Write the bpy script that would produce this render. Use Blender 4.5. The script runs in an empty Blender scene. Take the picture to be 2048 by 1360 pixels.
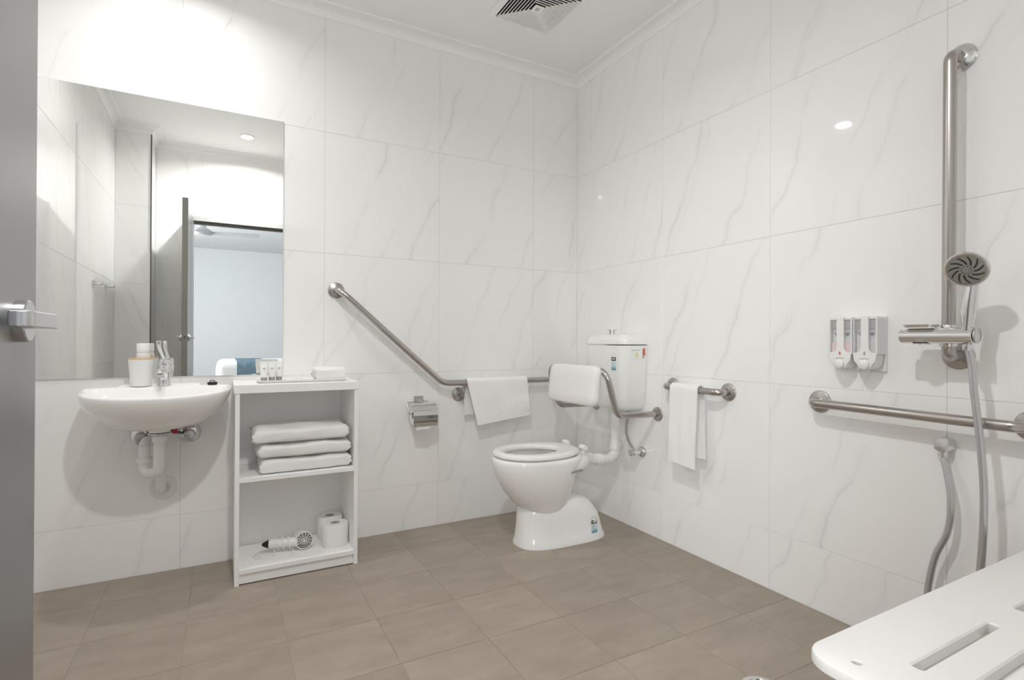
import bpy, math, random
from mathutils import Vector, Matrix, noise as mnoise
random.seed(7)
PI = math.pi
scene = bpy.context.scene
COL = scene.collection

# ------------------------------------------------------------------ camera
YAW, PITCH, ROLL = math.radians(28.576), math.radians(0.202), math.radians(0.248)
FPX = 1063.437
CAM = Vector((-1.9677, -2.7562, 1.005))
fw = Vector((math.sin(YAW)*math.cos(PITCH), math.cos(YAW)*math.cos(PITCH), math.sin(PITCH)))
rt = Vector((math.cos(YAW), -math.sin(YAW), 0))
up = rt.cross(fw)
r2 = math.cos(ROLL)*rt + math.sin(ROLL)*up
u2 = -math.sin(ROLL)*rt + math.cos(ROLL)*up
cam_d = bpy.data.cameras.new('camera')
cam_d.sensor_fit = 'HORIZONTAL'
cam_d.sensor_width = 36.0
cam_d.lens = 36.0*FPX/2048.0
cam_d.clip_start = 0.02
cam = bpy.data.objects.new('camera', cam_d)
COL.objects.link(cam)
cam.matrix_world = Matrix(((r2.x, u2.x, -fw.x, CAM.x), (r2.y, u2.y, -fw.y, CAM.y), (r2.z, u2.z, -fw.z, CAM.z), (0, 0, 0, 1)))
scene.camera = cam

# ------------------------------------------------------------------ world, daylight, exposure
world = bpy.data.worlds.new('daylight')
scene.world = world
world.use_nodes = True
bg = world.node_tree.nodes['Background']
bg.inputs[0].default_value = (0.90, 0.95, 1.0, 1)
bg.inputs[1].default_value = 1.0
scene.view_settings.view_transform = 'Standard'
scene.view_settings.look = 'None'
scene.view_settings.gamma = 1.0
scene.view_settings.use_curve_mapping = False
scene.view_settings.exposure = 0.42
LAMP_W = (4.5, 15.0)   # downlight over the basin, downlight by the doorway
scene.cycles.max_bounces = 20
scene.cycles.diffuse_bounces = 14
scene.cycles.glossy_bounces = 6
scene.cycles.caustics_reflective = True
LAMP_RGB = (1.0, 0.995, 0.985)
WINDOW_W = 95.0       # daylight at the bedroom window
BEDLAMP_W = 0.0
H_CEIL = 2.66

wl = bpy.data.lights.new('window_daylight', 'AREA')
wl.shape = 'RECTANGLE'
wl.size = 1.85
wl.size_y = 2.55
wl.energy = WINDOW_W
wl.color = (0.96, 0.985, 1.0)
wlo = bpy.data.objects.new('window_daylight', wl)
COL.objects.link(wlo)
wlo.location = (-4.02, -5.2, 1.55)
wlo.rotation_euler = (0, math.radians(-90), 0)   # shines towards +x

# ------------------------------------------------------------------ materials
MATS = {}
def nd(nt, kind, **kw):
    n = nt.nodes.new(kind)
    for k, v in kw.items():
        setattr(n, k, v)
    return n
def mat(name, rgb, rough=0.5, metal=0.0, spec=0.5, var=0.03, scale=30.0, bump=0.0, bscale=200.0, coat=0.0,
        trans=0.0, ior=1.45, sheen=0.0, emit=0.0, aniso=None, rvar=0.0, alpha=1.0):
    m = bpy.data.materials.new(name)
    m.use_nodes = True
    nt = m.node_tree
    b = nt.nodes['Principled BSDF']
    b.inputs['Roughness'].default_value = rough
    b.inputs['Metallic'].default_value = metal
    b.inputs['Specular IOR Level'].default_value = spec
    b.inputs['IOR'].default_value = ior
    b.inputs['Coat Weight'].default_value = coat
    b.inputs['Transmission Weight'].default_value = trans
    b.inputs['Sheen Weight'].default_value = sheen
    tc = nd(nt, 'ShaderNodeTexCoord')
    vec = tc.outputs['Object']
    if aniso:
        mp = nd(nt, 'ShaderNodeMapping')
        mp.inputs['Scale'].default_value = aniso
        nt.links.new(vec, mp.inputs['Vector'])
        vec = mp.outputs['Vector']
    no = nd(nt, 'ShaderNodeTexNoise')
    no.inputs['Scale'].default_value = scale
    no.inputs['Detail'].default_value = 5.0
    nt.links.new(vec, no.inputs['Vector'])
    mx = nd(nt, 'ShaderNodeMix', data_type='RGBA')
    lo = tuple(max(0, c*(1-var)) for c in rgb)+(1,)
    hi = tuple(min(1, c*(1+var)) for c in rgb)+(1,)
    mx.inputs[6].default_value = lo
    mx.inputs[7].default_value = hi
    nt.links.new(no.outputs['Fac'], mx.inputs[0])
    nt.links.new(mx.outputs[2], b.inputs['Base Color'])
    if rvar:
        mr = nd(nt, 'ShaderNodeMapRange')
        mr.inputs[3].default_value = max(0, rough-rvar)
        mr.inputs[4].default_value = rough+rvar
        nt.links.new(no.outputs['Fac'], mr.inputs[0])
        nt.links.new(mr.outputs[0], b.inputs['Roughness'])
    if bump:
        n2 = nd(nt, 'ShaderNodeTexNoise')
        n2.inputs['Scale'].default_value = bscale
        n2.inputs['Detail'].default_value = 3.0
        nt.links.new(vec, n2.inputs['Vector'])
        bp = nd(nt, 'ShaderNodeBump')
        bp.inputs['Strength'].default_value = bump
        bp.inputs['Distance'].default_value = 0.002
        nt.links.new(n2.outputs['Fac'], bp.inputs['Height'])
        nt.links.new(bp.outputs[0], b.inputs['Normal'])
    if emit:
        b.inputs['Emission Color'].default_value = tuple(rgb)+(1,)
        b.inputs['Emission Strength'].default_value = emit
    if alpha < 1:
        b.inputs['Alpha'].default_value = alpha
    MATS[name] = m
    return m

def marble_mat(name, base, vein, amount=0.55, rough=0.07):
    """glazed porcelain with soft diagonal veins; every tile takes its own piece of the pattern"""
    m = bpy.data.materials.new(name)
    m.use_nodes = True
    nt = m.node_tree
    L = nt.links
    b = nt.nodes['Principled BSDF']
    b.inputs['Roughness'].default_value = rough
    b.inputs['Specular IOR Level'].default_value = 0.5
    tc = nd(nt, 'ShaderNodeTexCoord')
    oi = nd(nt, 'ShaderNodeObjectInfo')
    sep = nd(nt, 'ShaderNodeSeparateXYZ')
    L.new(tc.outputs['Object'], sep.inputs[0])
    def M(op, a, b_=None, c=None):
        n = nd(nt, 'ShaderNodeMath', operation=op)
        for i, v in enumerate((a, b_, c)):
            if v is None:
                continue
            if isinstance(v, (int, float)):
                n.inputs[i].default_value = v
            else:
                L.new(v, n.inputs[i])
        return n.outputs[0]
    rnd = oi.outputs['Random']
    # random shift of the pattern per tile
    off = nd(nt, 'ShaderNodeCombineXYZ')
    L.new(M('MULTIPLY', rnd, 37.0), off.inputs[0])
    L.new(M('MULTIPLY', rnd, 91.0), off.inputs[1])
    L.new(M('MULTIPLY', rnd, 53.0), off.inputs[2])
    add = nd(nt, 'ShaderNodeVectorMath', operation='ADD')
    L.new(tc.outputs['Object'], add.inputs[0])
    L.new(off.outputs[0], add.inputs[1])
    def noise(scale, detail=4.0, rough_=0.55):
        n = nd(nt, 'ShaderNodeTexNoise')
        n.inputs['Scale'].default_value = scale
        n.inputs['Detail'].default_value = detail
        n.inputs['Roughness'].default_value = rough_
        L.new(add.outputs[0], n.inputs['Vector'])
        return n.outputs['Fac']
    big = M('SUBTRACT', noise(2.2, 2.0), 0.5)
    mid = M('SUBTRACT', noise(7.0, 3.0), 0.5)
    fine = M('SUBTRACT', noise(40.0, 3.0), 0.5)
    # distance across the veins: they rise to the right
    u = M('SUBTRACT', M('MULTIPLY', sep.outputs[0], 0.93), M('MULTIPLY', sep.outputs[2], 0.37))
    u = M('ADD', u, M('MULTIPLY', big, 0.20))
    u = M('ADD', u, M('MULTIPLY', mid, 0.055))
    u = M('ADD', u, M('MULTIPLY', fine, 0.007))
    def veins(period, shift, width, soft):
        t = M('ADD', u, M('MULTIPLY', rnd, period*shift))
        f = M('ABSOLUTE', M('SUBTRACT', M('FRACT', M('DIVIDE', t, period)), 0.5))
        d = M('MULTIPLY', f, period)
        core = M('SUBTRACT', 1.0, M('SMOOTH_MIN', M('DIVIDE', d, width), 1.0, 0.3))
        halo = M('SUBTRACT', 1.0, M('SMOOTH_MIN', M('DIVIDE', d, soft), 1.0, 0.4))
        return M('MAXIMUM', core, 0.0), M('MAXIMUM', halo, 0.0)
    c1, h1 = veins(0.33, 7.3, 0.006, 0.028)
    c2, h2 = veins(0.47, 17.9, 0.004, 0.018)
    fade1 = nd(nt, 'ShaderNodeMapRange')
    fade1.inputs[1].default_value = 0.36
    fade1.inputs[2].default_value = 0.66
    L.new(noise(3.4, 2.0), fade1.inputs[0])
    f1 = fade1.outputs[0]
    fade2 = nd(nt, 'ShaderNodeMapRange')
    fade2.inputs[1].default_value = 0.40
    fade2.inputs[2].default_value = 0.70
    L.new(noise(4.6, 2.0), fade2.inputs[0])
    f2 = fade2.outputs[0]
    tot = M('ADD', M('MULTIPLY', M('ADD', M('MULTIPLY', c1, 0.60), M('MULTIPLY', h1, 0.34)), f1),
            M('MULTIPLY', M('ADD', M('MULTIPLY', c2, 0.55), M('MULTIPLY', h2, 0.25)), f2))
    cloud = M('MULTIPLY', M('ABSOLUTE', big), 0.22)
    tot = M('MULTIPLY', M('ADD', tot, cloud), amount)
    cl = nd(nt, 'ShaderNodeClamp')
    L.new(tot, cl.inputs[0])
    mx = nd(nt, 'ShaderNodeMix', data_type='RGBA')
    mx.inputs[6].default_value = tuple(base)+(1,)
    mx.inputs[7].default_value = tuple(vein)+(1,)
    L.new(cl.outputs[0], mx.inputs[0])
    L.new(mx.outputs[2], b.inputs['Base Color'])
    MATS[name] = m
    return m

def floor_mat(name):
    m = bpy.data.materials.new(name)
    m.use_nodes = True
    nt = m.node_tree
    L = nt.links
    b = nt.nodes['Principled BSDF']
    b.inputs['Roughness'].default_value = 0.42
    b.inputs['Specular IOR Level'].default_value = 0.35
    tc = nd(nt, 'ShaderNodeTexCoord')
    oi = nd(nt, 'ShaderNodeObjectInfo')
    mul = nd(nt, 'ShaderNodeMath', operation='MULTIPLY')
    L.new(oi.outputs['Random'], mul.inputs[0])
    mul.inputs[1].default_value = 60
    add = nd(nt, 'ShaderNodeVectorMath', operation='ADD')
    L.new(tc.outputs['Object'], add.inputs[0])
    L.new(mul.outputs[0], add.inputs[1])
    mp = nd(nt, 'ShaderNodeMapping')
    mp.inputs['Scale'].default_value = (1.0, 2.6, 1.0)
    mp.inputs['Rotation'].default_value = (0, 0, 0.25)
    L.new(add.outputs[0], mp.inputs[0])
    n1 = nd(nt, 'ShaderNodeTexNoise')
    n1.inputs['Scale'].default_value = 5
    n1.inputs['Detail'].default_value = 8
    n1.inputs['Roughness'].default_value = 0.62
    L.new(mp.outputs[0], n1.inputs['Vector'])
    cr = nd(nt, 'ShaderNodeValToRGB')
    cr.color_ramp.elements[0].position = 0.3
    cr.color_ramp.elements[0].color = (0.300, 0.252, 0.204, 1)
    cr.color_ramp.elements[1].position = 0.72
    cr.color_ramp.elements[1].color = (0.380, 0.326, 0.270, 1)
    L.new(n1.outputs['Fac'], cr.inputs[0])
    hs = nd(nt, 'ShaderNodeHueSaturation')
    mr = nd(nt, 'ShaderNodeMapRange')
    mr.inputs[3].default_value = 0.96
    mr.inputs[4].default_value = 1.04
    L.new(oi.outputs['Random'], mr.inputs[0])
    L.new(mr.outputs[0], hs.inputs['Value'])
    L.new(cr.outputs[0], hs.inputs['Color'])
    L.new(hs.outputs[0], b.inputs['Base Color'])
    n2 = nd(nt, 'ShaderNodeTexNoise')
    n2.inputs['Scale'].default_value = 260
    L.new(add.outputs[0], n2.inputs['Vector'])
    bp = nd(nt, 'ShaderNodeBump')
    bp.inputs['Strength'].default_value = 0.12
    bp.inputs['Distance'].default_value = 0.001
    L.new(n2.outputs['Fac'], bp.inputs['Height'])
    L.new(bp.outputs[0], b.inputs['Normal'])
    MATS[name] = m
    return m

marble_mat('marble', (0.915, 0.913, 0.905), (0.50, 0.50, 0.505), 0.36, 0.035)
floor_mat('floor_tile')
mat('grout', (0.70, 0.69, 0.66), 0.9)
mat('floor_grout', (0.36, 0.31, 0.25), 0.9, var=0.35, scale=14)
mat('paint', (0.945, 0.945, 0.945), 0.6, var=0.008, scale=6)
mat('cornice_paint', (0.95, 0.95, 0.95), 0.55, var=0.008, scale=6)
mat('bedroom_paint', (0.74, 0.752, 0.76), 0.7, var=0.008, scale=4)
mat('ceramic', (0.88, 0.88, 0.87), 0.06, var=0.006, scale=4, coat=0.3)
mat('plastic', (0.83, 0.83, 0.82), 0.28, var=0.01)
mat('pvc', (0.82, 0.82, 0.81), 0.32, var=0.015)
mat('melamine', (0.90, 0.90, 0.895), 0.38, var=0.01)
mat('pad', (0.84, 0.84, 0.82), 0.45, var=0.01, bump=0.1, bscale=300)
mat('seat_resin', (0.80, 0.795, 0.775), 0.42, var=0.012, scale=12)
mat('steel', (0.50, 0.475, 0.45), 0.26, metal=1.0, var=0.015, scale=8)
mat('chrome', (0.78, 0.78, 0.79), 0.07, metal=1.0, var=0.01)
mat('satin', (0.62, 0.62, 0.63), 0.24, metal=1.0, var=0.04)
mat('dark_steel', (0.12, 0.12, 0.115), 0.35, metal=0.9, var=0.05)
mat('mirror', (0.93, 0.945, 0.925), 0.0, metal=1.0, var=0.0)
mat('mirror_edge', (0.62, 0.70, 0.66), 0.15, var=0.02)
mat('towel', (0.92, 0.92, 0.912), 0.95, var=0.03, scale=120, bump=0.9, bscale=650, sheen=0.3, spec=0.1)
mat('towel_flat', (0.92, 0.92, 0.912), 0.95, var=0.02, scale=90, bump=0.5, bscale=900, sheen=0.2, spec=0.1)
mat('paper', (0.87, 0.865, 0.855), 0.95, var=0.015, bump=0.2, bscale=400, spec=0.1)
mat('cardboard', (0.52, 0.50, 0.47), 0.9)
mat('door_leaf', (0.36, 0.36, 0.365), 0.36, metal=0.85, var=0.10, scale=24, aniso=(40, 40, 1.2), rvar=0.05)
mat('door_frame', (0.50, 0.50, 0.48), 0.45, metal=0.1, var=0.03)
mat('door_edge', (0.25, 0.25, 0.225), 0.5, metal=0.3, var=0.04)
mat('black', (0.015, 0.015, 0.016), 0.35)
mat('vent_dark', (0.05, 0.05, 0.05), 0.8)
mat('lamp_lens', (1.0, 0.96, 0.9), 0.4, emit=6.0)
mat('bamboo', (0.62, 0.45, 0.24), 0.5, var=0.15, scale=60)
mat('cream_plastic', (0.82, 0.77, 0.74), 0.35)
mat('grey_cap', (0.34, 0.335, 0.33), 0.3)
mat('print_grey', (0.35, 0.35, 0.34), 0.7)
mat('rubber_nozzle', (0.035, 0.035, 0.03), 0.5)
mat('head_face', (0.33, 0.33, 0.31), 0.32, metal=0.4)
mat('hose_grey', (0.60, 0.60, 0.61), 0.22, metal=0.75, var=0.02)
mat('red', (0.50, 0.02, 0.03), 0.4)
mat('braid', (0.45, 0.43, 0.42), 0.35, metal=0.8, var=0.5, scale=500)
mat('sticker', (0.85, 0.86, 0.86), 0.35)
mat('teal', (0.30, 0.52, 0.58), 0.35)
mat('teal_dark', (0.09, 0.22, 0.28), 0.35)
mat('teal_pale', (0.58, 0.73, 0.77), 0.35)
mat('yellow', (0.80, 0.68, 0.20), 0.35)
mat('orange_red', (0.62, 0.16, 0.10), 0.35)
mat('clear', (0.80, 0.80, 0.82), 0.05, var=0.0, alpha=0.16)
mat('pink_soap', (0.88, 0.66, 0.64), 0.15)
mat('disp_inner', (0.40, 0.39, 0.41), 0.4)
mat('disp_inner_light', (0.82, 0.82, 0.82), 0.4)
mat('disp_side', (0.76, 0.77, 0.79), 0.25)
mat('hairdryer_grille', (0.02, 0.02, 0.02), 0.5)
mat('blue_throw', (0.16, 0.24, 0.30), 0.95, var=0.7, scale=16, bump=0.6, bscale=80)
mat('brown_throw', (0.12, 0.10, 0.09), 0.95, var=0.4, scale=20)
mat('bed_base', (0.30, 0.29, 0.28), 0.9)
mat('carpet', (0.32, 0.31, 0.30), 0.95, var=0.1, scale=80)
mat('fan_grey', (0.62, 0.64, 0.65), 0.4)
mat('fan_white', (0.62, 0.63, 0.64), 0.4)
mat('silicone', (0.80, 0.80, 0.79), 0.7)

# ------------------------------------------------------------------ geometry collector
class G:
    def __init__(s):
        s.v, s.f = [], []
    def add(s, vs, fs):
        o = len(s.v)
        s.v += [tuple(p) for p in vs]
        s.f += [tuple(i+o for i in f) for f in fs]
        return s
    def box(s, x0, x1, y0, y1, z0, z1):
        x0, x1 = min(x0, x1), max(x0, x1)
        y0, y1 = min(y0, y1), max(y0, y1)
        z0, z1 = min(z0, z1), max(z0, z1)
        v = [(x, y, z) for z in (z0, z1) for y in (y0, y1) for x in (x0, x1)]
        return s.add(v, [(0, 2, 3, 1), (4, 5, 7, 6), (0, 1, 5, 4), (2, 6, 7, 3), (0, 4, 6, 2), (1, 3, 7, 5)])
    def rings(s, R, cap0=True, cap1=True, closed=True):
        n = len(R[0])
        vs = [p for r in R for p in r]
        fs = []
        for i in range(len(R)-1):
            for j in range(n if closed else n-1):
                k = (j+1) % n
                fs.append((i*n+j, i*n+k, (i+1)*n+k, (i+1)*n+j))
        if cap0:
            fs.append(tuple(reversed(range(n))))
        if cap1:
            fs.append(tuple(range((len(R)-1)*n, len(R)*n)))
        return s.add(vs, fs)
    def lathe(s, prof, c=(0, 0, 0), axis=(0, 0, 1), n=32, cap=True):
        """prof: (radius, distance along axis)"""
        a = Vector(axis).normalized()
        t = Vector((1, 0, 0)) if abs(a.x) < 0.9 else Vector((0, 1, 0))
        e1 = a.cross(t).normalized()
        e2 = a.cross(e1)
        c = Vector(c)
        R = []
        for r, h in prof:
            r = max(r, 1e-5)
            R.append([c+a*h+(e1*math.cos(2*PI*k/n)+e2*math.sin(2*PI*k/n))*r for k in range(n)])
        return s.rings(R, cap, cap)
    def tube(s, path, r, n=16, fillet=0.0, seg=7, cap=True):
        P = [Vector(p) for p in path]
        if fillet > 0:
            Q = [P[0]]
            for i in range(1, len(P)-1):
                a, b, c = P[i-1], P[i], P[i+1]
                d1, d2 = (a-b), (c-b)
                l1, l2 = d1.length, d2.length
                d1.normalize()
                d2.normalize()
                ang = d1.angle(d2)
                if ang > PI-0.02:
                    Q.append(b)
                    continue
                t = min(fillet/math.tan(ang/2), l1*0.48, l2*0.48)
                rad = t*math.tan(ang/2)
                cen = b+(d1+d2).normalized()*(rad/math.sin(ang/2))
                p0, p1 = b+d1*t, b+d2*t
                v0, v1 = p0-cen, p1-cen
                tot = v0.angle(v1)
                ax = v0.cross(v1).normalized()
                for k in range(seg+1):
                    Q.append(cen+Matrix.Rotation(tot*k/seg, 3, ax) @ v0)
            Q.append(P[-1])
            P = Q
        T = []
        for i in range(len(P)):
            if i == 0:
                t = P[1]-P[0]
            elif i == len(P)-1:
                t = P[-1]-P[-2]
            else:
                t = (P[i+1]-P[i]).normalized()+(P[i]-P[i-1]).normalized()
            T.append(t.normalized())
        ref = Vector((0, 0, 1)) if abs(T[0].z) < 0.9 else Vector((1, 0, 0))
        nrm = (ref-T[0]*ref.dot(T[0])).normalized()
        R = []
        for i, (p, t) in enumerate(zip(P, T)):
            nrm = (nrm-t*nrm.dot(t)).normalized()
            bi = t.cross(nrm)
            rr = r[i] if isinstance(r, (list, tuple)) else r
            R.append([p+(nrm*math.cos(2*PI*k/n)+bi*math.sin(2*PI*k/n))*rr for k in range(n)])
        return s.rings(R, cap, cap)
    def prism(s, poly, axis, a0, a1):
        """poly: 2-D points in the plane across the axis (x: y,z / y: x,z / z: x,y)"""
        def mk(p, a):
            if axis == 'x':
                return (a, p[0], p[1])
            if axis == 'y':
                return (p[0], a, p[1])
            return (p[0], p[1], a)
        return s.rings([[mk(p, a0) for p in poly], [mk(p, a1) for p in poly]])
    def xf(s, M):
        s.v = [tuple(M @ Vector(p)) for p in s.v]
        return s

ORIG = {}
def make_mesh(g, name, m, org, smooth=True, angle=40, bevel=0.0, bseg=2, sub=0):
    me = bpy.data.meshes.new(name)
    me.from_pydata([(p[0]-org[0], p[1]-org[1], p[2]-org[2]) for p in g.v], [], g.f)
    import bmesh
    bm = bmesh.new()
    bm.from_mesh(me)
    bmesh.ops.recalc_face_normals(bm, faces=bm.faces)
    bm.to_mesh(me)
    bm.free()
    if smooth:
        me.polygons.foreach_set('use_smooth', [True]*len(me.polygons))
        me.set_sharp_from_angle(angle=math.radians(angle))
    me.materials.append(MATS[m])
    o = bpy.data.objects.new(name, me)
    COL.objects.link(o)
    if bevel:
        b = o.modifiers.new('bevel', 'BEVEL')
        b.width = bevel
        b.segments = bseg
        b.limit_method = 'ANGLE'
        b.angle_limit = math.radians(35)
        if smooth:
            me.polygons.foreach_set('use_smooth', [True]*len(me.polygons))
            b.harden_normals = True
    if sub:
        sm = o.modifiers.new('sub', 'SUBSURF')
        sm.levels = sm.render_levels = sub
    return o
def part(g, name, m, parent, **kw):
    label = kw.pop('label', None)
    org = ORIG[parent.name]
    o = make_mesh(g, name, m, org, **kw)
    o.parent = parent
    ORIG[o.name] = org
    if label:
        o['label'] = label
    return o
def thing(name, label, cat, loc, group=None, kind=None):
    o = bpy.data.objects.new(name, None)
    o.empty_display_size = 0.05
    COL.objects.link(o)
    o.location = loc
    ORIG[o.name] = tuple(loc)
    tag(o, label, cat, group, kind)
    return o
def tag(o, label=None, cat=None, group=None, kind=None):
    if label:
        o['label'] = label
    if cat:
        o['category'] = cat
    if group:
        o['group'] = group
    if kind:
        o['kind'] = kind
    return o
def single(g, name, m, label, cat, group=None, kind=None, **kw):
    xs, ys, zs = zip(*g.v)
    org = ((min(xs)+max(xs))/2, (min(ys)+max(ys))/2, min(zs))
    o = make_mesh(g, name, m, org, **kw)
    o.location = org
    ORIG[o.name] = org
    return tag(o, label, cat, group, kind)
def struct(g, name, m, **kw):
    label = kw.pop('label', None)
    return single(g, name, m, label, None, kind='structure', **kw)

# ------------------------------------------------------------------ room shell
XL, YN, XN, YE = -2.69, -2.23, -2.46, -2.55     # left wall, nib face, nib return, entry wall
YE2 = -2.68                                     # bedroom side of the entry wall
DX0, DX1, DZ = -2.19, -1.27, 2.03               # door opening
REC = 0.0011
ZROWS = [0.0, 0.2375, 0.839, 1.4405, 2.042, 2.615]
tile_cache = {}
GAP = 0.0009
def tile_mesh(w, h, t, matname, flat):
    key = (round(w, 4), round(h, 4), round(t, 4), matname, flat)
    if key in tile_cache:
        return tile_cache[key]
    g = G()
    e = 0.0006
    def ring(d, lift):
        if flat:
            return [(d, d, lift), (w-d, d, lift), (w-d, h-d, lift), (d, h-d, lift)]
        return [(d, -lift, d), (w-d, -lift, d), (w-d, -lift, h-d), (d, -lift, h-d)]
    g.rings([ring(0, -t), ring(0, -e), ring(e, 0)])
    me = bpy.data.meshes.new('tile')
    me.from_pydata(g.v, [], g.f)
    import bmesh
    bm = bmesh.new()
    bm.from_mesh(me)
    bmesh.ops.recalc_face_normals(bm, faces=bm.faces)
    bm.to_mesh(me)
    bm.free()
    me.materials.append(MATS[matname])
    tile_cache[key] = me
    return me
def wall_tiles(parent, p0, rz, us, zs, skip=None):
    """tiles on a wall; p0: world point of u=0, u runs to the viewer's right; us ascending, zs ascending"""
    d = Vector((math.cos(rz), math.sin(rz), 0))
    po = Vector(ORIG[parent.name])
    for a, b in zip(us[:-1], us[1:]):
        for c, e in zip(zs[:-1], zs[1:]):
            if skip and skip(a, b, c, e):
                continue
            me = tile_mesh(b-a-2*GAP, e-c-2*GAP, 0.006, 'marble', False)
            o = bpy.data.objects.new('tile', me)
            COL.objects.link(o)
            w = Vector(p0)+d*(a+GAP)+Vector((0, 0, c+GAP))
            o.parent = parent
            o.location = w-po
            o.rotation_euler = (0, 0, rz)
T = 0.10
wa = struct(G().box(XL-T, T, REC, T, -0.1, H_CEIL), 'wall_back', 'grout', smooth=False)
xs = [XL, -2.1275, -1.5265, -0.9245, -0.3235, 0.0]
wall_tiles(wa, (XL, 0, 0), 0, [x-XL for x in xs], ZROWS)
wb = struct(G().box(REC, T, YE2, REC, -0.1, H_CEIL), 'wall_right', 'grout', smooth=False)
ys = [0.0, 0.135, 0.742, 1.349, 1.956, -YE]
wall_tiles(wb, (0, 0, 0), -PI/2, ys, ZROWS)
wlft = struct(G().box(XL-T, XL-REC, YE2, REC, -0.1, H_CEIL), 'wall_left', 'grout', smooth=False)
wall_tiles(wlft, (XL, YN, 0), PI/2, [0, 0.38, 0.982, 1.584, 2.185, -YN], ZROWS)
wn = struct(G().box(XL-REC, XN-REC, YE2, YN-REC, -0.1, H_CEIL), 'wall_nib', 'grout', smooth=False)
wall_tiles(wn, (XN, YN, 0), PI, [0, XN-XL], ZROWS)
wall_tiles(wn, (XN, YE, 0), PI/2, [0, YN-YE-0.0], ZROWS)
ge = G()
ge.box(XN-REC, DX0-0.04, YE2, YE-REC, -0.1, H_CEIL)
ge.box(DX0-0.04, DX1+0.04, YE2, YE-REC, DZ+0.04, H_CEIL)
ge.box(DX1+0.04, REC, YE2, YE-REC, -0.1, H_CEIL)
we = struct(ge, 'wall_entry', 'grout', smooth=False)
# viewer's right on the entry wall is -x
ue = [0, 0.3235, 0.9245, -(DX1+0.045)]
wall_tiles(we, (0, YE, 0), PI, ue, ZROWS)
wall_tiles(we, (0, YE, 0), PI, [-(DX1+0.045), 1.5265, 2.1275, -(DX0-0.045)], [DZ+0.045, 2.615])
wall_tiles(we, (0, YE, 0), PI, [-(DX0-0.045), -XN], ZROWS)
# floor
fl = struct(G().box(XL-T, T, YE2, T, -0.1, -0.0014), 'floor', 'floor_grout', smooth=False)
fx = [XL] + [-0.27-0.3005*k for k in range(7, -1, -1)] + [0.0]
fy = [YE] + [-0.2275-0.302*k for k in range(7, -1, -1)] + [0.0]
po = Vector(ORIG[fl.name])
FG = 0.0011
for a, b in zip(fx[:-1], fx[1:]):
    for c, d in zip(fy[:-1], fy[1:]):
        if b <= XN+0.05 and d <= YN+0.05:
            continue
        me = tile_mesh(b-a-2*FG, d-c-2*FG, 0.006, 'floor_tile', True)
        o = bpy.data.objects.new('tile', me)
        COL.objects.link(o)
        o.parent = fl
        o.location = Vector((a+FG, c+FG, 0))-po
# ceiling, with the bedroom's continuing beyond
struct(G().box(XL-T, T, YE2, T, H_CEIL, H_CEIL+0.1), 'ceiling', 'paint', smooth=False)
# cove cornice round the bathroom
poly = [(0, 0), (XL, 0), (XL, YN), (XN, YN), (XN, YE), (0, YE)]
def inset(d):
    out = []
    n = len(poly)
    for i in range(n):
        a, b, c = poly[i-1], poly[i], poly[(i+1) % n]
        def nrm(p, q):
            dx, dy = q[0]-p[0], q[1]-p[1]
            l = math.hypot(dx, dy)
            return (-dy/l, dx/l)
        n1, n2 = nrm(a, b), nrm(b, c)
        out.append((b[0]+(n1[0]+n2[0])*d, b[1]+(n1[1]+n2[1])*d))
    return out
prof = [(0.0, 2.605), (0.004, 2.605), (0.004, 2.609)]
for k in range(9):
    a = PI/2*k/8
    prof.append((0.005+0.043*(1-math.cos(a)), 2.6095+0.0375*math.sin(a)))
prof += [(0.052, 2.648), (0.058, 2.652), (0.058, H_CEIL), (0.0, H_CEIL)]
R = [[(p[0], p[1], z) for p in inset(d)] for d, z in prof]
g = G()
n = len(poly)
g.rings(R+[R[0]], False, False)
struct(g, 'trim_1', 'cornice_paint', angle=30, label='white cove cornice around the ceiling')
# silicone bead in the wall corner, steel trim on the nib corner
struct(G().prism([(0.0, 0.0), (-0.004, 0.0), (0.0, -0.004)], 'z', 0.0, 2.605), 'trim_2', 'silicone', smooth=False, label='pale sealant bead in the wall corner')
struct(G().box(XN-0.004, XN+0.004, YN-0.004, YN+0.004, 0, 2.605), 'trim_3', 'dark_steel', smooth=False, label='dark metal edge strip on the tiled nib')

# ------------------------------------------------------------------ bedroom beyond the doorway (seen in the mirror)
BX0, BX1, BY = -3.9, 1.0, -8.25
struct(G().box(BX0, BX1, BY, YE2, -0.1, -0.002), 'floor_bedroom', 'carpet', smooth=False)
struct(G().box(BX0, BX1, BY, YE2, H_CEIL, H_CEIL+0.1), 'ceiling_bedroom', 'bedroom_paint', smooth=False)
struct(G().box(BX0, BX1, BY-0.1, BY, -0.1, H_CEIL), 'wall_bedroom_far', 'bedroom_paint', smooth=False)
struct(G().box(BX1, BX1+0.1, BY, YE2, -0.1, H_CEIL), 'wall_bedroom_side', 'bedroom_paint', smooth=False)
g = G()
g.box(BX0-0.1, BX0, BY, -6.5, -0.1, H_CEIL)
g.box(BX0-0.1, BX0, -3.9, YE2, -0.1, H_CEIL)
g.box(BX0-0.1, BX0, -6.5, -3.9, -0.1, 0.6)
g.box(BX0-0.1, BX0, -6.5, -3.9, 2.5, H_CEIL)
struct(g, 'wall_bedroom_window', 'bedroom_paint', smooth=False)
g = G()
g.box(BX0, XL-T, YE2, YE2+0.1, -0.1, H_CEIL)
g.box(T, BX1, YE2, YE2+0.1, -0.1, H_CEIL)
struct(g, 'wall_bedroom_near', 'bedroom_paint', smooth=False)
g = G()
for z0, z1 in ((0.6, 0.65), (2.45, 2.5)):
    g.box(BX0-0.07, BX0-0.02, -6.5, -3.9, z0, z1)
for y0 in (-6.5, -5.225, -3.95):
    g.box(BX0-0.07, BX0-0.02, y0, y0+0.05, 0.65, 2.45)
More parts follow.
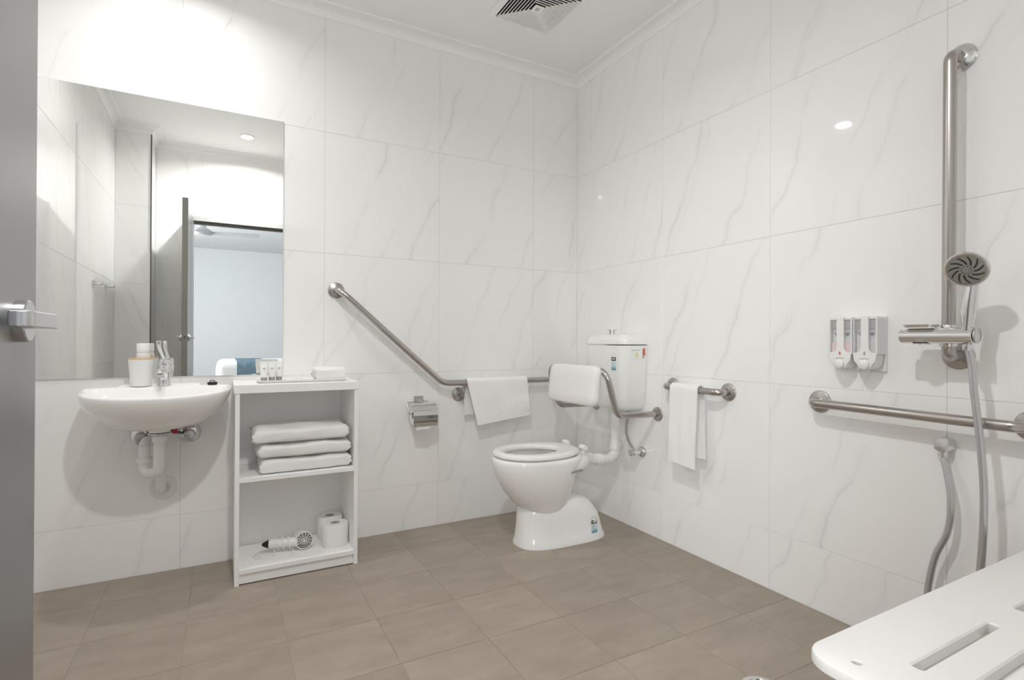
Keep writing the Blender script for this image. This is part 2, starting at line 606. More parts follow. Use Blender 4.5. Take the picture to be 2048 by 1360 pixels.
struct(g, 'window_1', 'cornice_paint', smooth=False, label='bedroom window frame')

# ------------------------------------------------------------------ door and its frame
g = G()
g.box(DX0-0.04, DX0, YE2-0.012, YE+0.012, 0, DZ+0.04)
g.box(DX1, DX1+0.04, YE2-0.012, YE+0.012, 0, DZ+0.04)
g.box(DX0, DX1, YE2-0.012, YE+0.012, DZ, DZ+0.04)
fr = struct(g, 'trim_4', 'door_frame', smooth=False, bevel=0.002, label='grey metal door frame')
part(G().box(DX0+0.001, DX1-0.001, YE-0.045, YE-0.015, DZ-0.024, DZ-0.001), 'rebate', 'dark_steel', fr, smooth=False)
DF = -2.192
door = thing('door_1', 'brushed grey metal-faced door standing open at the left edge', 'door', (DF-0.02, -2.18, 0.008), kind='structure')
part(G().box(DF-0.038, DF, -2.555, -1.805, 0.008, 2.05), 'leaf', 'door_leaf', door, smooth=False, bevel=0.0015)
part(G().box(DF-0.0365, DF-0.0015, -1.8055, -1.8035, 0.009, 2.049), 'edge_strip', 'door_edge', door, smooth=False)
HZ, HY = 1.0285, -1.880
for sgn, base in ((1, DF), (-1, DF-0.038)):
    hd = part(G().lathe([(0.0262, 0), (0.0265, 0.002), (0.0262, 0.011), (0.0245, 0.0125), (0.0, 0.0126)], (base, HY, HZ), (sgn, 0, 0), 48),
              'rose', 'satin', door, label='round satin handle rose')
    part(G().lathe([(0.0095, 0.010), (0.0095, 0.030)], (base, HY, HZ), (sgn, 0, 0), 24), 'neck', 'satin', hd)
    # lever: square bar whose near end is rounded back to the door
    L = []
    for k in range(9):
        a = PI/2*k/8
        L.append((-1.962-0.014*math.sin(a), 0.037-0.014*(1-math.cos(a))))
    poly2 = [(-1.868, 0.037)] + L + [(-1.976, 0.016), (-1.968, 0.014), (-1.955, 0.018), (-1.868, 0.018)]
    part(G().prism([(base+sgn*h, y) for y, h in poly2], 'z', HZ-0.0095, HZ+0.0095), 'lever', 'satin', hd, bevel=0.0022, bseg=3)
lk = part(G().box(DF-0.030, DF-0.008, -1.8036, -1.8026, 0.995, 1.065), 'latch_plate', 'chrome', door, smooth=False)
part(G().box(DF-0.024, DF-0.014, -1.8028, -1.7945, 1.018, 1.040), 'latch_bolt', 'dark_steel', lk, smooth=False)

# ------------------------------------------------------------------ mirror
MX0, MX1, MZ0, MZ1 = -2.628, -1.7155, 0.846, 2.052
mr = thing('wall_mirror', 'large frameless rectangular mirror on the tiled wall above the basin', 'mirror', ((MX0+MX1)/2, 0, MZ0))
part(G().box(MX0, MX1, -0.0050, -0.0002, MZ0, MZ1), 'backing_glass', 'mirror_edge', mr, smooth=False)
part(G().box(MX0+0.0015, MX1-0.0015, -0.0056, -0.0051, MZ0+0.0015, MZ1-0.0015), 'mirror_face', 'mirror', mr, smooth=False)

# ------------------------------------------------------------------ downlights
for i, (x, y, lab) in enumerate([(-2.14, -0.43, 'recessed white ceiling downlight above the wash basin, mirrored in the tiles'),
                                 (-1.80, -2.06, 'recessed white ceiling downlight near the doorway, seen in the mirror')]):
    d = thing('downlight', lab, 'ceiling light', (x, y, H_CEIL), 'bathroom downlights')
    part(G().lathe([(0.040, -0.001), (0.040, -0.006), (0.044, -0.008), (0.052, -0.006), (0.055, 0.0)], (x, y, H_CEIL), (0, 0, 1), 48, cap=False), 'trim_ring', 'cornice_paint', d)
    part(G().lathe([(0.040, -0.0005), (0.0, -0.0015)], (x, y, H_CEIL), (0, 0, 1), 40), 'lens', 'lamp_lens', d)
    ld = bpy.data.lights.new('downlight_lamp', 'AREA')
    ld.shape = 'DISK'
    ld.size = 0.085
    ld.energy = LAMP_W[i]
    ld.color = LAMP_RGB
    ld.spread = math.radians((152, 160)[i])
    lo = bpy.data.objects.new('downlight_lamp', ld)
    COL.objects.link(lo)
    lo.parent = d
    lo.location = (0, 0, -0.009)

# ------------------------------------------------------------------ ceiling diffuser
vx, vy = -0.613, -0.52
v = thing('ceiling_diffuser', 'square white ceiling air vent with concentric square louvres', 'air vent', (vx, vy, H_CEIL))
def sq(h, z):
    return [(vx-h, vy-h, z), (vx+h, vy-h, z), (vx+h, vy+h, z), (vx-h, vy+h, z)]
Z = H_CEIL
part(G().rings([sq(0.187, Z-0.001), sq(0.187, Z-0.006), sq(0.160, Z-0.014), sq(0.156, Z-0.014), sq(0.156, Z-0.001)], False, False), 'frame', 'cornice_paint', v, smooth=False)
part(G().box(vx-0.157, vx+0.157, vy-0.157, vy+0.157, Z-0.003, Z-0.0005), 'throat', 'vent_dark', v, smooth=False)
for k in range(8):
    h = 0.148-0.0150*k
    part(G().rings([sq(h, Z-0.0205), sq(h+0.0018, Z-0.0205), sq(h+0.0018, Z-0.0175), sq(h-0.0090, Z-0.008), sq(h-0.0105, Z-0.008), sq(h, Z-0.0170), sq(h, Z-0.0205)], False, False), 'louvre', 'cornice_paint', v, smooth=False)
part(G().rings([sq(0.026, Z-0.0185), sq(0.026, Z-0.016)]), 'centre_plate', 'cornice_paint', v, smooth=False)
g = G()
g.box(vx-0.011, vx-0.007, vy-0.011, vy+0.011, Z-0.0192, Z-0.0185)
for dy in (-0.011, -0.002, 0.007):
    g.box(vx-0.007, vx+0.009, vy+dy, vy+dy+0.004, Z-0.0192, Z-0.0185)
part(g, 'centre_mark', 'print_grey', v, smooth=False)

# ------------------------------------------------------------------ floor waste
d = thing('floor_drain', 'round chrome floor drain at the bottom edge of the picture', 'drain', (-0.585, -1.745, 0))
dx, dy = -0.585, -1.745
part(G().lathe([(0.056, 0.0002), (0.056, 0.002), (0.053, 0.0035), (0.041, 0.0035), (0.040, 0.0012)], (dx, dy, 0), (0, 0, 1), 48, cap=False), 'rim', 'chrome', d)
part(G().lathe([(0.041, 0.0004), (0.0, 0.0006)], (dx, dy, 0), (0, 0, 1), 40), 'sump', 'black', d)
for k in range(-3, 4):
    w = math.sqrt(max(0, 0.040**2-(k*0.0115)**2))
    part(G().box(dx-w, dx+w, dy+k*0.0115-0.0028, dy+k*0.0115+0.0028, 0.001, 0.0032), 'bar', 'chrome', d, smooth=False)

# ------------------------------------------------------------------ grab rails
def flange(g, p, axis, r=0.040):
    g.lathe([(r, 0), (r, 0.0035), (r*0.97, 0.0055), (r*0.90, 0.0068), (0.020, 0.0095), (0.017, 0.0105)], p, axis, 40)
    return g
# angled rail on the back wall
t = thing('grab_rail', 'long stainless grab rail with a sloping arm on the mirror wall', 'grab rail', (-0.8, 0, 0.7))
RO = 0.066
part(G().tube([(-1.470, 0, 1.258), (-1.470, -0.052, 1.258), (-1.425, -RO, 1.222), (-0.925, -RO, 0.781), (-0.30, -RO, 0.781), (-0.105, -RO, 0.781), (-0.105, 0, 0.781)], 0.016, 20, 0.10, 12), 'bar', 'steel', t)
part(flange(G(), (-1.470, -0.0005, 1.258), (0, -1, 0)), 'flange', 'steel', t)
part(flange(G(), (-0.805, -0.0005, 0.712), (0, -1, 0)), 'flange', 'steel', t)
part(flange(G(), (-0.105, -0.0005, 0.781), (0, -1, 0)), 'flange', 'steel', t)
part(G().tube([(-0.805, 0, 0.712), (-0.805, -RO, 0.712), (-0.805, -RO, 0.772)], 0.008, 12, 0.018), 'bracket', 'steel', t)
# short rail beside the cistern
t = thing('grab_rail', 'short stainless grab rail beside the cistern with a towel over it', 'grab rail', (0, -0.985, 0.7))
part(G().tube([(0, -0.822, 0.792), (-0.066, -0.822, 0.792), (-0.066, -1.150, 0.787), (0, -1.150, 0.787)], 0.0155, 20, 0.035, 8), 'bar', 'steel', t)
part(flange(G(), (-0.0005, -0.822, 0.792), (-1, 0, 0), 0.039), 'flange', 'steel', t)
part(flange(G(), (-0.0005, -1.150, 0.787), (-1, 0, 0), 0.039), 'flange', 'steel', t)
# horizontal rail in the shower
t = thing('grab_rail', 'horizontal stainless grab rail below the soap dispensers', 'grab rail', (0, -1.85, 0.7))
part(G().tube([(0, -1.560, 0.787), (-0.066, -1.560, 0.787), (-0.066, -2.155, 0.778), (0, -2.155, 0.778)], 0.016, 20, 0.035, 8), 'bar', 'steel', t)
part(flange(G(), (-0.0005, -1.560, 0.787), (-1, 0, 0), 0.041), 'flange', 'steel', t)
part(flange(G(), (-0.0005, -2.155, 0.778), (-1, 0, 0), 0.041), 'flange', 'steel', t)
# vertical rail carrying the shower slider
t = thing('grab_rail', 'tall vertical stainless grab rail holding the shower slider', 'grab rail', (0, -1.99, 0.96))
part(G().tube([(0, -1.992, 1.872), (-0.066, -1.990, 1.872), (-0.066, -1.986, 0.968), (0, -1.986, 0.968)], 0.0170, 24, 0.040, 10), 'bar', 'steel', t)
part(G().lathe([(0.041, 0), (0.041, 0.003), (0.0385, 0.004), (0.038, 0.007), (0.033, 0.009), (0.026, 0.014), (0.018, 0.019)], (-0.0005, -1.992, 1.872), (-1, 0, 0), 40), 'flange', 'chrome', t)
part(flange(G(), (-0.0005, -1.986, 0.968), (-1, 0, 0), 0.041), 'flange', 'steel', t)

# ------------------------------------------------------------------ draped hand towels
def drape(uaxis, u0, u1, c_off, z_bar, r, front, back, seed, nu=40, nv=70, skew_f=(0, 0), skew_b=(0, 0), thick=0.007, flip=1, wob=0.004, shift_b=(0, 0), shift_f=(0, 0)):
    """cloth over a bar. uaxis: world direction of the bar; normal out of wall is flip side. returns G of a closed sheet."""
    U = Vector(uaxis)
    N = Vector((0, -1, 0)) if abs(U.x) > 0.5 else Vector((-1, 0, 0))
    half = PI*r
    tot = front+half+back
    def pt(a, b, off):
        # a: 0..1 along bar, b: 0..1 from front hem to back hem
        s = b*tot
        if s < front:
            k = 1-s/front
            z = z_bar-(front-s)*(1+(skew_f[0]*(1-a)+skew_f[1]*a)*1.0)
            nn = c_off+r+off+0.004*math.sin(k*2.2)
            du = (shift_f[0]*(1-a)+shift_f[1]*a)*k
        elif s < front+half:
            th = (s-front)/half*PI
            z = z_bar+math.sin(th)*(r+off)
            nn = c_off+math.cos(th)*(r+off)
            k = 0
            du = 0
        else:
            k = (s-front-half)/back
            z = z_bar-(s-front-half)*(1+skew_b[0]*(1-a)+skew_b[1]*a)
            nn = c_off-r-off-0.002*k
            du = (shift_b[0]*(1-a)+shift_b[1]*a)*k
        w = mnoise.noise(Vector((a*3.1+seed, b*4.0, 0.3)))*wob*min(1.0, k*2.5)+mnoise.noise(Vector((a*9+seed, b*11.0, 1.3)))*wob*0.35*min(1, k*3)
        u = u0+(u1-u0)*a+du+mnoise.noise(Vector((a*2, b*5, seed)))*0.003
        P = U*u
        return P+N*(max(0.004, nn+w))+Vector((0, 0, z))
    R = []
    for j in range(nv+1):
        b = j/nv
        ring = [pt(i/nu, b, thick/2) for i in range(nu+1)] + [pt(i/nu, b, -thick/2) for i in range(nu, -1, -1)]
        R.append(ring)
    return G().rings(R)
g = drape((1, 0, 0), -0.790, -0.412, 0.066, 0.7815, 0.0205, 0.222, 0.150, 3.0, skew_f=(0.07, -0.10), skew_b=(0.22, 0.0), shift_b=(0.0, 0.0), shift_f=(0.062, 0.016), wob=0.006)
single(g, 'hand_towel', 'towel_flat', 'white hand towel hanging over the long sloping grab rail', 'towel', 'hand towels', angle=60)
g = drape((0, 1, 0), -0.888, -1.052, 0.066, 0.7900, 0.0215, 0.345, 0.315, 11.0, skew_f=(0.0, 0.045), skew_b=(0.0, 0.0), wob=0.004, shift_b=(0, -0.004), shift_f=(0.004, 0.012))
single(g, 'hand_towel', 'towel_flat', 'white hand towel hanging over the short rail beside the cistern', 'towel', 'hand towels', angle=60)

# ------------------------------------------------------------------ wash basin
BC = -2.192
t = thing('wash_basin', 'white wall-hung oval ceramic wash basin under the mirror', 'wash basin', (BC, 0, 0.64))
NB = 72
def basin_ring(hw, yb, yf, z0, tilt=0.055, ym=None, p=2.25):
    """half-oval: back edge straight near wall, round to the front"""
    out = []
    ym = -0.15 if ym is None else ym
    for k in range(NB):
        a = 2*PI*k/NB
        ca, sa = math.cos(a), math.sin(a)
        x = BC+hw*math.copysign(abs(ca)**(2/p), ca)
        if sa <= 0:
            y = ym+(ym-yf)*(-abs(sa)**(2/p)) if False else ym-(ym-yf)*abs(sa)**(2/p)
        else:
            q = 4.0
            y = ym+(yb-ym)*abs(sa)**(2/q)
        out.append((x, y, z0+tilt*y))
    return out
RZ = 0.820
R = [basin_ring(0.050, -0.060, -0.240, 0.650, 0, -0.15),
     basin_ring(0.120, -0.020, -0.290, 0.655, 0, -0.15),
     basin_ring(0.175, -0.004, -0.345, 0.676, 0.0, -0.15),
     basin_ring(0.216, -0.002, -0.385, 0.712, 0.01, -0.15),
     basin_ring(0.243, -0.001, -0.416, 0.752, 0.03, -0.15),
     basin_ring(0.256, -0.001, -0.434, 0.790, 0.05, -0.15),
     basin_ring(0.2605, -0.001, -0.440, RZ-0.010),
     basin_ring(0.2585, -0.001, -0.439, RZ-0.003),
     basin_ring(0.2530, -0.001, -0.434, RZ),
     basin_ring(0.2460, -0.130, -0.427, RZ-0.001, ym=-0.18),
     basin_ring(0.2390, -0.137, -0.420, RZ-0.006, ym=-0.19),
     basin_ring(0.2250, -0.147, -0.405, RZ-0.035, ym=-0.20),
     basin_ring(0.190, -0.160, -0.375, RZ-0.085, ym=-0.22),
     basin_ring(0.120, -0.185, -0.320, RZ-0.120, ym=-0.24),
     basin_ring(0.040, -0.215, -0.265, RZ-0.128, 0, ym=-0.24)]
part(G().rings(R), 'bowl', 'ceramic', t, angle=80)
part(G().lathe([(0.030, 0.0), (0.028, 0.004), (0.012, 0.005)], (BC, -0.24, RZ-0.1275), (0, 0, 1), 32), 'waste', 'chrome', t)
g = G().lathe([(0.0135, -0.003), (0.0135, 0.0015), (0.0115, 0.003), (0.0085, 0.003)], (BC+0.012, -0.419, RZ-0.048), (0, 0.93, 0.36), 28, cap=False)
ov = part(g, 'overflow_ring', 'chrome', t)
part(G().lathe([(0.0095, 0.0015), (0.0, 0.002)], (BC+0.012, -0.419, RZ-0.048), (0, 0.93, 0.36), 24), 'overflow_hole', 'black', ov)
part(G().lathe([(0.0, 0.050), (0.052, 0.050), (0.046, 0.030), (0.040, 0.012), (0.039, 0.0), (0.0, 0.0)], (BC, -0.150, 0.630), (0, 0, 1), 36), 'boss', 'ceramic', t)

# trap
t = thing('basin_trap', 'white plastic P-trap pipe under the wash basin', 'drain pipe', (BC, 0, 0.36))
LX, LY = BC-0.056, -0.098
g = G().tube([(BC, -0.150, 0.628), (BC, -0.150, 0.505), (BC-0.002, -0.149, 0.468), (BC-0.028, -0.124, 0.458), (LX, LY, 0.468), (LX, LY, 0.570)], 0.0208, 24, 0.034, 8)
part(g, 'u_bend', 'pvc', t)
part(G().tube([(LX, LY, 0.560), (LX+0.004, LY+0.02, 0.590), (LX+0.035, -0.052, 0.580), (BC-0.004, -0.045, 0.50), (BC-0.002, -0.045, 0.366), (BC-0.002, -0.0005, 0.366)], 0.0205, 20, 0.03, 6), 'outlet_pipe', 'pvc', t)
part(G().lathe([(0.0235, 0), (0.0270, 0.003), (0.0270, 0.026), (0.0235, 0.029)], (BC, -0.150, 0.588), (0, 0, 1), 24), 'collar', 'pvc', t)
part(G().lathe([(0.0235, 0), (0.0275, 0.003), (0.0275, 0.021), (0.0235, 0.024)], (LX, LY, 0.498), (0, 0, 1), 24), 'collar', 'pvc', t)
part(G().lathe([(0.0215, 0.0045), (0.049, 0.0045), (0.051, 0.002), (0.051, 0)], (BC+0.003, -0.0005, 0.366), (0, -1, 0), 48, cap=False), 'wall_plate', 'pvc', t)
part(G().lathe([(0.040, 0), (0.043, 0.001), (0.043, 0.004), (0.040, 0.005)], (BC, -0.150, 0.622), (0, 0, 1), 32), 'seal_ring', 'chrome', t)
# stop valves
for sx, lab in ((-2.268, 'chrome stop valve left of the basin trap'), (-2.090, 'chrome stop valve right of the basin trap')):
    zz = 0.598
    t = thing('stop_valve', lab, 'valve', (sx, 0, zz), 'basin stop valves')
    part(G().lathe([(0.043, 0), (0.043, 0.004), (0.039, 0.012), (0.030, 0.018), (0.016, 0.021)], (sx, -0.0005, zz), (0, -1, 0), 36), 'wall_plate', 'chrome', t)
    part(G().lathe([(0.012, 0.01), (0.012, 0.038), (0.015, 0.040), (0.015, 0.048), (0.012, 0.050)], (sx, 0, zz), (0, -1, 0), 24), 'body', 'chrome', t)
    part(G().lathe([(0.013, 0.050), (0.024, 0.054), (0.024, 0.068), (0.018, 0.074), (0, 0.075)], (sx, 0, zz), (0, -1, 0), 8), 'knob', 'satin', t)
    s = 1 if sx < BC else -1
    part(G().tube([(sx, -0.035, zz), (sx+s*0.05, -0.040, zz+0.010), (BC-s*0.040, -0.055, zz+0.012), (BC-s*0.020, -0.070, zz+0.05), (BC-s*0.012, -0.075, 0.700)], 0.0055, 10, 0.02), 'hose', 'dark_steel', t)
    if s < 0:
        part(G().tube([(BC+0.046, -0.090, 0.612), (BC+0.054, -0.088, 0.632), (BC+0.058, -0.086, 0.660)], 0.0085, 10), 'hot_tag', 'red', t)

# ------------------------------------------------------------------ tap
TX, TY, TZ = -2.182, -0.085, 0.8155
t = thing('basin_tap', 'chrome basin mixer tap with an upright lever behind the basin', 'tap', (TX, TY, TZ))
g = G().lathe([(0.0245, 0), (0.0245, 0.003), (0.0215, 0.007), (0.0205, 0.035), (0.0225, 0.058), (0.0235, 0.072), (0.0205, 0.080), (0.0, 0.083)], (TX, TY, TZ), (0, -0.12, 1), 32)
part(g, 'body', 'chrome', t)
part(G().tube([(TX, TY, TZ+0.038), (TX-0.002, TY-0.035, TZ+0.058), (TX-0.004, TY-0.072, TZ+0.066), (TX-0.005, TY-0.104, TZ+0.062), (TX-0.005, TY-0.112, TZ+0.050)],
              [0.018, 0.0155, 0.0135, 0.0125, 0.0125], 20, 0), 'spout', 'chrome', t, angle=60)
part(G().lathe([(0.0125, 0), (0.0130, 0.003), (0.0130, 0.010)], (TX-0.005, TY-0.112, TZ+0.044), (0, -0.1, 1), 20), 'aerator', 'satin', t)
part(G().lathe([(0.0215, 0.078), (0.0225, 0.082), (0.0225, 0.100), (0.019, 0.110), (0.0, 0.113)], (TX, TY, TZ), (0, -0.12, 1), 32), 'cartridge_cap', 'chrome', t)
part(G().tube([(TX+0.001, TY-0.012, TZ+0.106), (TX-0.006, TY-0.034, TZ+0.130), (TX-0.014, TY-0.050, TZ+0.158), (TX-0.016, TY-0.056, TZ+0.186)],
              [0.0085, 0.0055, 0.0075, 0.0085], 14), 'lever', 'chrome', t, angle=60)

# cup with bottle
CX, CY, CZ = -2.262, -0.092, 0.816
t = thing('tumbler', 'white tapered tumbler with a bamboo rim on the basin', 'tumbler', (CX, CY, CZ))
part(G().lathe([(0.0, 0.0), (0.0345, 0.0), (0.036, 0.002), (0.0445, 0.110), (0.0425, 0.110), (0.034, 0.006), (0.0, 0.006)], (CX, CY, CZ), (0, 0, 1), 48), 'cup', 'plastic', t)
part(G().lathe([(0.0380, 0.1165), (0.0440, 0.1165), (0.0450, 0.1150), (0.0450, 0.1105), (0.0380, 0.1105), (0.0380, 0.1165)], (CX, CY, CZ), (0, 0, 1), 48, cap=False), 'rim', 'bamboo', t)
t = thing('toiletry_bottle', 'small white capped bottle standing in the tumbler', 'bottle', (CX+0.004, CY, CZ+0.008))
bx = CX+0.006
part(G().lathe([(0.0, 0.0), (0.023, 0.0), (0.0245, 0.004), (0.0245, 0.112), (0.022, 0.128), (0.020, 0.132)], (bx, CY, CZ+0.007), (0, 0, 1), 32), 'bottle_body', 'cream_plastic', t)
part(G().lathe([(0.0205, 0.132), (0.0225, 0.134), (0.0225, 0.166), (0.020, 0.169), (0.0, 0.1695)], (bx, CY, CZ+0.007), (0, 0, 1), 32), 'cap', 'plastic', t)
# basin plug
t = thing('basin_plug', 'small black rubber plug lying on the basin ledge', 'plug', (-2.005, -0.10, 0.8145))
part(G().lathe([(0.0, 0.0), (0.017, 0.0), (0.0195, 0.0025), (0.0195, 0.009), (0.017, 0.0105), (0.010, 0.0105), (0.009, 0.0095), (0, 0.0095)], (-2.005, -0.10, 0.8145), (0, 0, 1), 32), 'stopper', 'black', t)
part(G().tube([(-2.005+0.010*math.cos(a), -0.10, 0.825+0.007*math.sin(a)) for a in [PI*k/8 for k in range(9)]], 0.0018, 8), 'ring', 'black', t)

# ------------------------------------------------------------------ shelf unit
SX0, SX1, SF = -1.9205, -1.4270, -0.3150
t = thing('shelf_unit', 'white open two-shelf cabinet standing beside the basin', 'shelf', ((SX0+SX1)/2, -0.16, 0))
part(G().box(SX0-0.0045, SX1+0.0045, SF-0.003, -0.004, 0.788, 0.8235), 'top_panel', 'melamine', t, bevel=0.0015)
part(G().box(SX0, SX0+0.017, SF, -0.004, 0.001, 0.788), 'side_panel', 'melamine', t, bevel=0.0008)
part(G().box(SX1-0.017, SX1, SF, -0.004, 0.001, 0.788), 'side_panel', 'melamine', t, bevel=0.0008)
part(G().box(SX0+0.017, SX1-0.017, SF+0.006, -0.012, 0.4205, 0.4385), 'shelf_board', 'melamine', t, bevel=0.0008)
part(G().box(SX0+0.017, SX1-0.017, SF+0.002, -0.012, 0.0465, 0.0645), 'bottom_board', 'melamine', t, bevel=0.0008)
part(G().box(SX0+0.017, SX1-0.017, SF+0.012, SF+0.028, 0.004, 0.0465), 'plinth', 'melamine', t, bevel=0.0008)
part(G().box(SX0+0.017, SX1-0.017, -0.012, -0.006, 0.004, 0.788), 'back_panel', 'melamine', t, smooth=False)

# folded bath towels: each is a real fold, the sheet doubled back on itself
def folded(x0, x1, yf, yb, z0, h, seed, layers=3, sag=0.0, sk=(0, 0)):
    """rounded stack of cloth: closed loop in the y-z plane swept along x"""
    g = G()
    nx, nl = 46, 56
    R = []
    for i in range(nx+1):
        a = i/nx
        x = x0+(x1-x0)*a
        edge = min(a, 1-a)
        e = 1.0-(1.0-min(1, edge/0.05))**2.2*0.42   # rounded ends
        ring = []
        for k in range(nl):
            th = 2*PI*k/nl
            c, s = math.cos(th), math.sin(th)
            p = 0.36
            yy = math.copysign(abs(c)**p, c)
            zz = math.copysign(abs(s)**(p*1.3), s)
            y = (yf+yb)/2+(yb-yf)/2*yy*(1-0.02*(1-e))
            z = z0+h/2+(h/2)*zz*e
            n1 = mnoise.noise(Vector((x*9+seed, y*9, z*14)))
            n2 = mnoise.noise(Vector((x*30+seed, y*30, z*40)))
            # soft crease lines between the folded layers on the ends
            cr = 0.0
            if edge < 0.012:
                cr = 0.004*math.sin((z-z0)/h*PI*layers*2)
            k2 = max(0, z-z0)/h
            ring.append((x+cr+n1*0.010+sk[0]*k2*(1-a)+sk[1]*k2*a, y+n1*0.008+n2*0.002, max(z0, z+n1*0.009*k2*k2+n2*0.002*k2-sag*k2*(a-0.5)**2)))
        R.append(ring)
    g.rings(R)
    return g
for z0, h, x0, x1, yf, seed, lab in [
        (0.4388, 0.060, -1.824, -1.452, -0.292, 1.0, 'folded white bath towel at the bottom of the stack in the shelf'),
        (0.5030, 0.060, -1.832, -1.450, -0.290, 5.0, 'folded white bath towel in the middle of the stack in the shelf'),
        (0.5670, 0.064, -1.852, -1.462, -0.293, 9.0, 'folded white bath towel on top of the stack in the shelf')]:
    single(folded(x0, x1, yf, -0.055, z0, h, seed), 'bath_towel', 'towel', lab, 'towel', 'folded bath towels', angle=70)

# tray and toiletries on the top
TT = 0.8238
t = thing('tray', 'shallow white rectangular tray on top of the shelf unit', 'tray', (-1.65, -0.18, TT))
g = G()
def rr(x0, x1, y0, y1, z, r=0.012, n=5):
    out = []
    for cx, cy, a0 in ((x1-r, y1-r, 0), (x0+r, y1-r, PI/2), (x0+r, y0+r, PI), (x1-r, y0+r, 1.5*PI)):
        for k in range(n+1):
            a = a0+PI/2*k/n
            out.append((cx+r*math.cos(a), cy+r*math.sin(a), z))
    return out
tx0, tx1, ty0, ty1 = -1.838, -1.468, -0.268, -0.098
g.rings([rr(tx0+0.012, tx1-0.012, ty0+0.012, ty1-0.012, TT), rr(tx0, tx1, ty0, ty1, TT+0.011), rr(tx0+0.003, tx1-0.003, ty0+0.003, ty1-0.003, TT+0.0115),
         rr(tx0+0.014, tx1-0.014, ty0+0.014, ty1-0.014, TT+0.004)])
part(g, 'dish', 'plastic', t, angle=50)
TB = TT+0.0042
for i, (x, y, lab) in enumerate([(-1.806, -0.178, 'left of the three white toiletry tubes with grey caps on the tray'),
                                 (-1.773, -0.160, 'middle of the three white toiletry tubes with grey caps on the tray'),
                                 (-1.742, -0.142, 'right of the three white toiletry tubes with grey caps on the tray')]):
    t = thing('toiletry_tube', lab, 'tube', (x, y, TB), 'toiletry tubes on the tray')
    part(G().lathe([(0.0, 0), (0.0125, 0), (0.0128, 0.001), (0.0128, 0.0150), (0.0115, 0.0165)], (x, y, TB), (0, 0, 1), 24), 'cap', 'grey_cap', t)
    R = []
    for hz, rx, ry in ((0.0165, 0.0130, 0.0130), (0.020, 0.0140, 0.0135), (0.045, 0.0155, 0.0110), (0.068, 0.0168, 0.0055), (0.078, 0.0172, 0.0016), (0.086, 0.0172, 0.0012)):
        R.append([(x+rx*math.cos(2*PI*k/24), y+ry*math.sin(2*PI*k/24), TB+hz) for k in range(24)])
    b = part(G().rings(R), 'tube_body', 'plastic', t, angle=50)
    part(G().box(x-0.004, x+0.004, y-0.0120, y-0.0085, TB+0.053, TB+0.057), 'print', 'print_grey', b, smooth=False)
# sachets / wrapped soap
for x, y, w, lab in ((-1.695, -0.205, 0.060, 'flat white wrapped soap lying on the tray beside the tubes'), (-1.628, -0.190, 0.050, 'small white sachet lying on the tray next to the rolled cloth')):
    t = thing('wrapped_soap', lab, 'soap', (x, y, TB))
    b = part(G().box(x-w/2, x+w/2, y-0.02, y+0.02, TB, TB+0.011), 'wrapper', 'plastic', t, bevel=0.004, bseg=3)
    part(G().box(x+w/2-0.018, x+w/2-0.010, y-0.006, y+0.002, TB+0.0110, TB+0.0114), 'print', 'print_grey', b, smooth=False)
single(folded(-1.600, -1.468, -0.245, -0.125, TB, 0.058, 21.0, layers=2), 'face_cloth', 'towel', 'rolled white face cloth on the tray at the right end', 'towel', angle=70)

# hair dryer
BZ = 0.0648
HXc, HYc, HZc = -1.640, -0.190, BZ+0.0405
t = thing('hair_dryer', 'white hair dryer wrapped in its cord on the bottom shelf', 'hair dryer', (-1.70, -0.19, BZ))
ax = Vector((0.02, -0.98, 0.12)).normalized()      # inlet grille faces the camera side
c = Vector((HXc, HYc, HZc))
part(G().lathe([(0.0, -0.105), (0.026, -0.105), (0.029, -0.06), (0.036, -0.025), (0.0395, 0.0), (0.0395, 0.012), (0.037, 0.018), (0.0355, 0.018), (0.0350, 0.012), (0.0, 0.012)], c, ax, 36), 'barrel', 'plastic', t)
gr = part(G().lathe([(0.0355, 0.0165), (0.0, 0.0166)], c, ax, 36), 'inlet', 'hairdryer_grille', t)
for r0 in (0.0345, 0.0275, 0.0205, 0.0130):
    part(G().lathe([(r0-0.0021, 0.0166), (r0-0.0021, 0.0190), (r0, 0.0190), (r0, 0.0166)], c, ax, 30, cap=False), 'grille_ring', 'plastic', gr)
part(G().lathe([(0.006, 0.0166), (0.006, 0.020), (0, 0.0205)], c, ax, 16), 'grille_hub', 'plastic', gr)
e1 = ax.cross(Vector((0, 0, 1))).normalized()
for k in range(14):
    a = 2*PI*k/14
    dv = e1*math.cos(a)+Vector((0, 0, 1))*math.sin(a)
    tv = ax.cross(dv)
    R = []
    for rad in (0.008, 0.0350):
        p = c+ax*0.0175+dv*rad
        R.append([p+tv*0.0011+ax*0.001, p-tv*0.0011+ax*0.001, p-tv*0.0011-ax*0.001, p+tv*0.0011-ax*0.001])
    part(G().rings(R), 'grille_spoke', 'plastic', gr, smooth=False)
h0 = Vector((HXc-0.026, HYc-0.002, BZ+0.038))
h1 = Vector((-1.795, -0.170, BZ+0.040))
hdir = (h1-h0).normalized()
part(G().lathe([(0.0205, 0), (0.021, 0.01), (0.0195, 0.06), (0.0205, 0.105), (0.018, 0.118), (0.0, 0.119)], h0, hdir, 24), 'handle', 'plastic', t)
tip = h0+hdir*0.119
part(G().lathe([(0.0185, 0.0), (0.013, 0.013), (0.006, 0.026), (0, 0.028)], tip, hdir, 20), 'cord_sleeve', 'black', t)
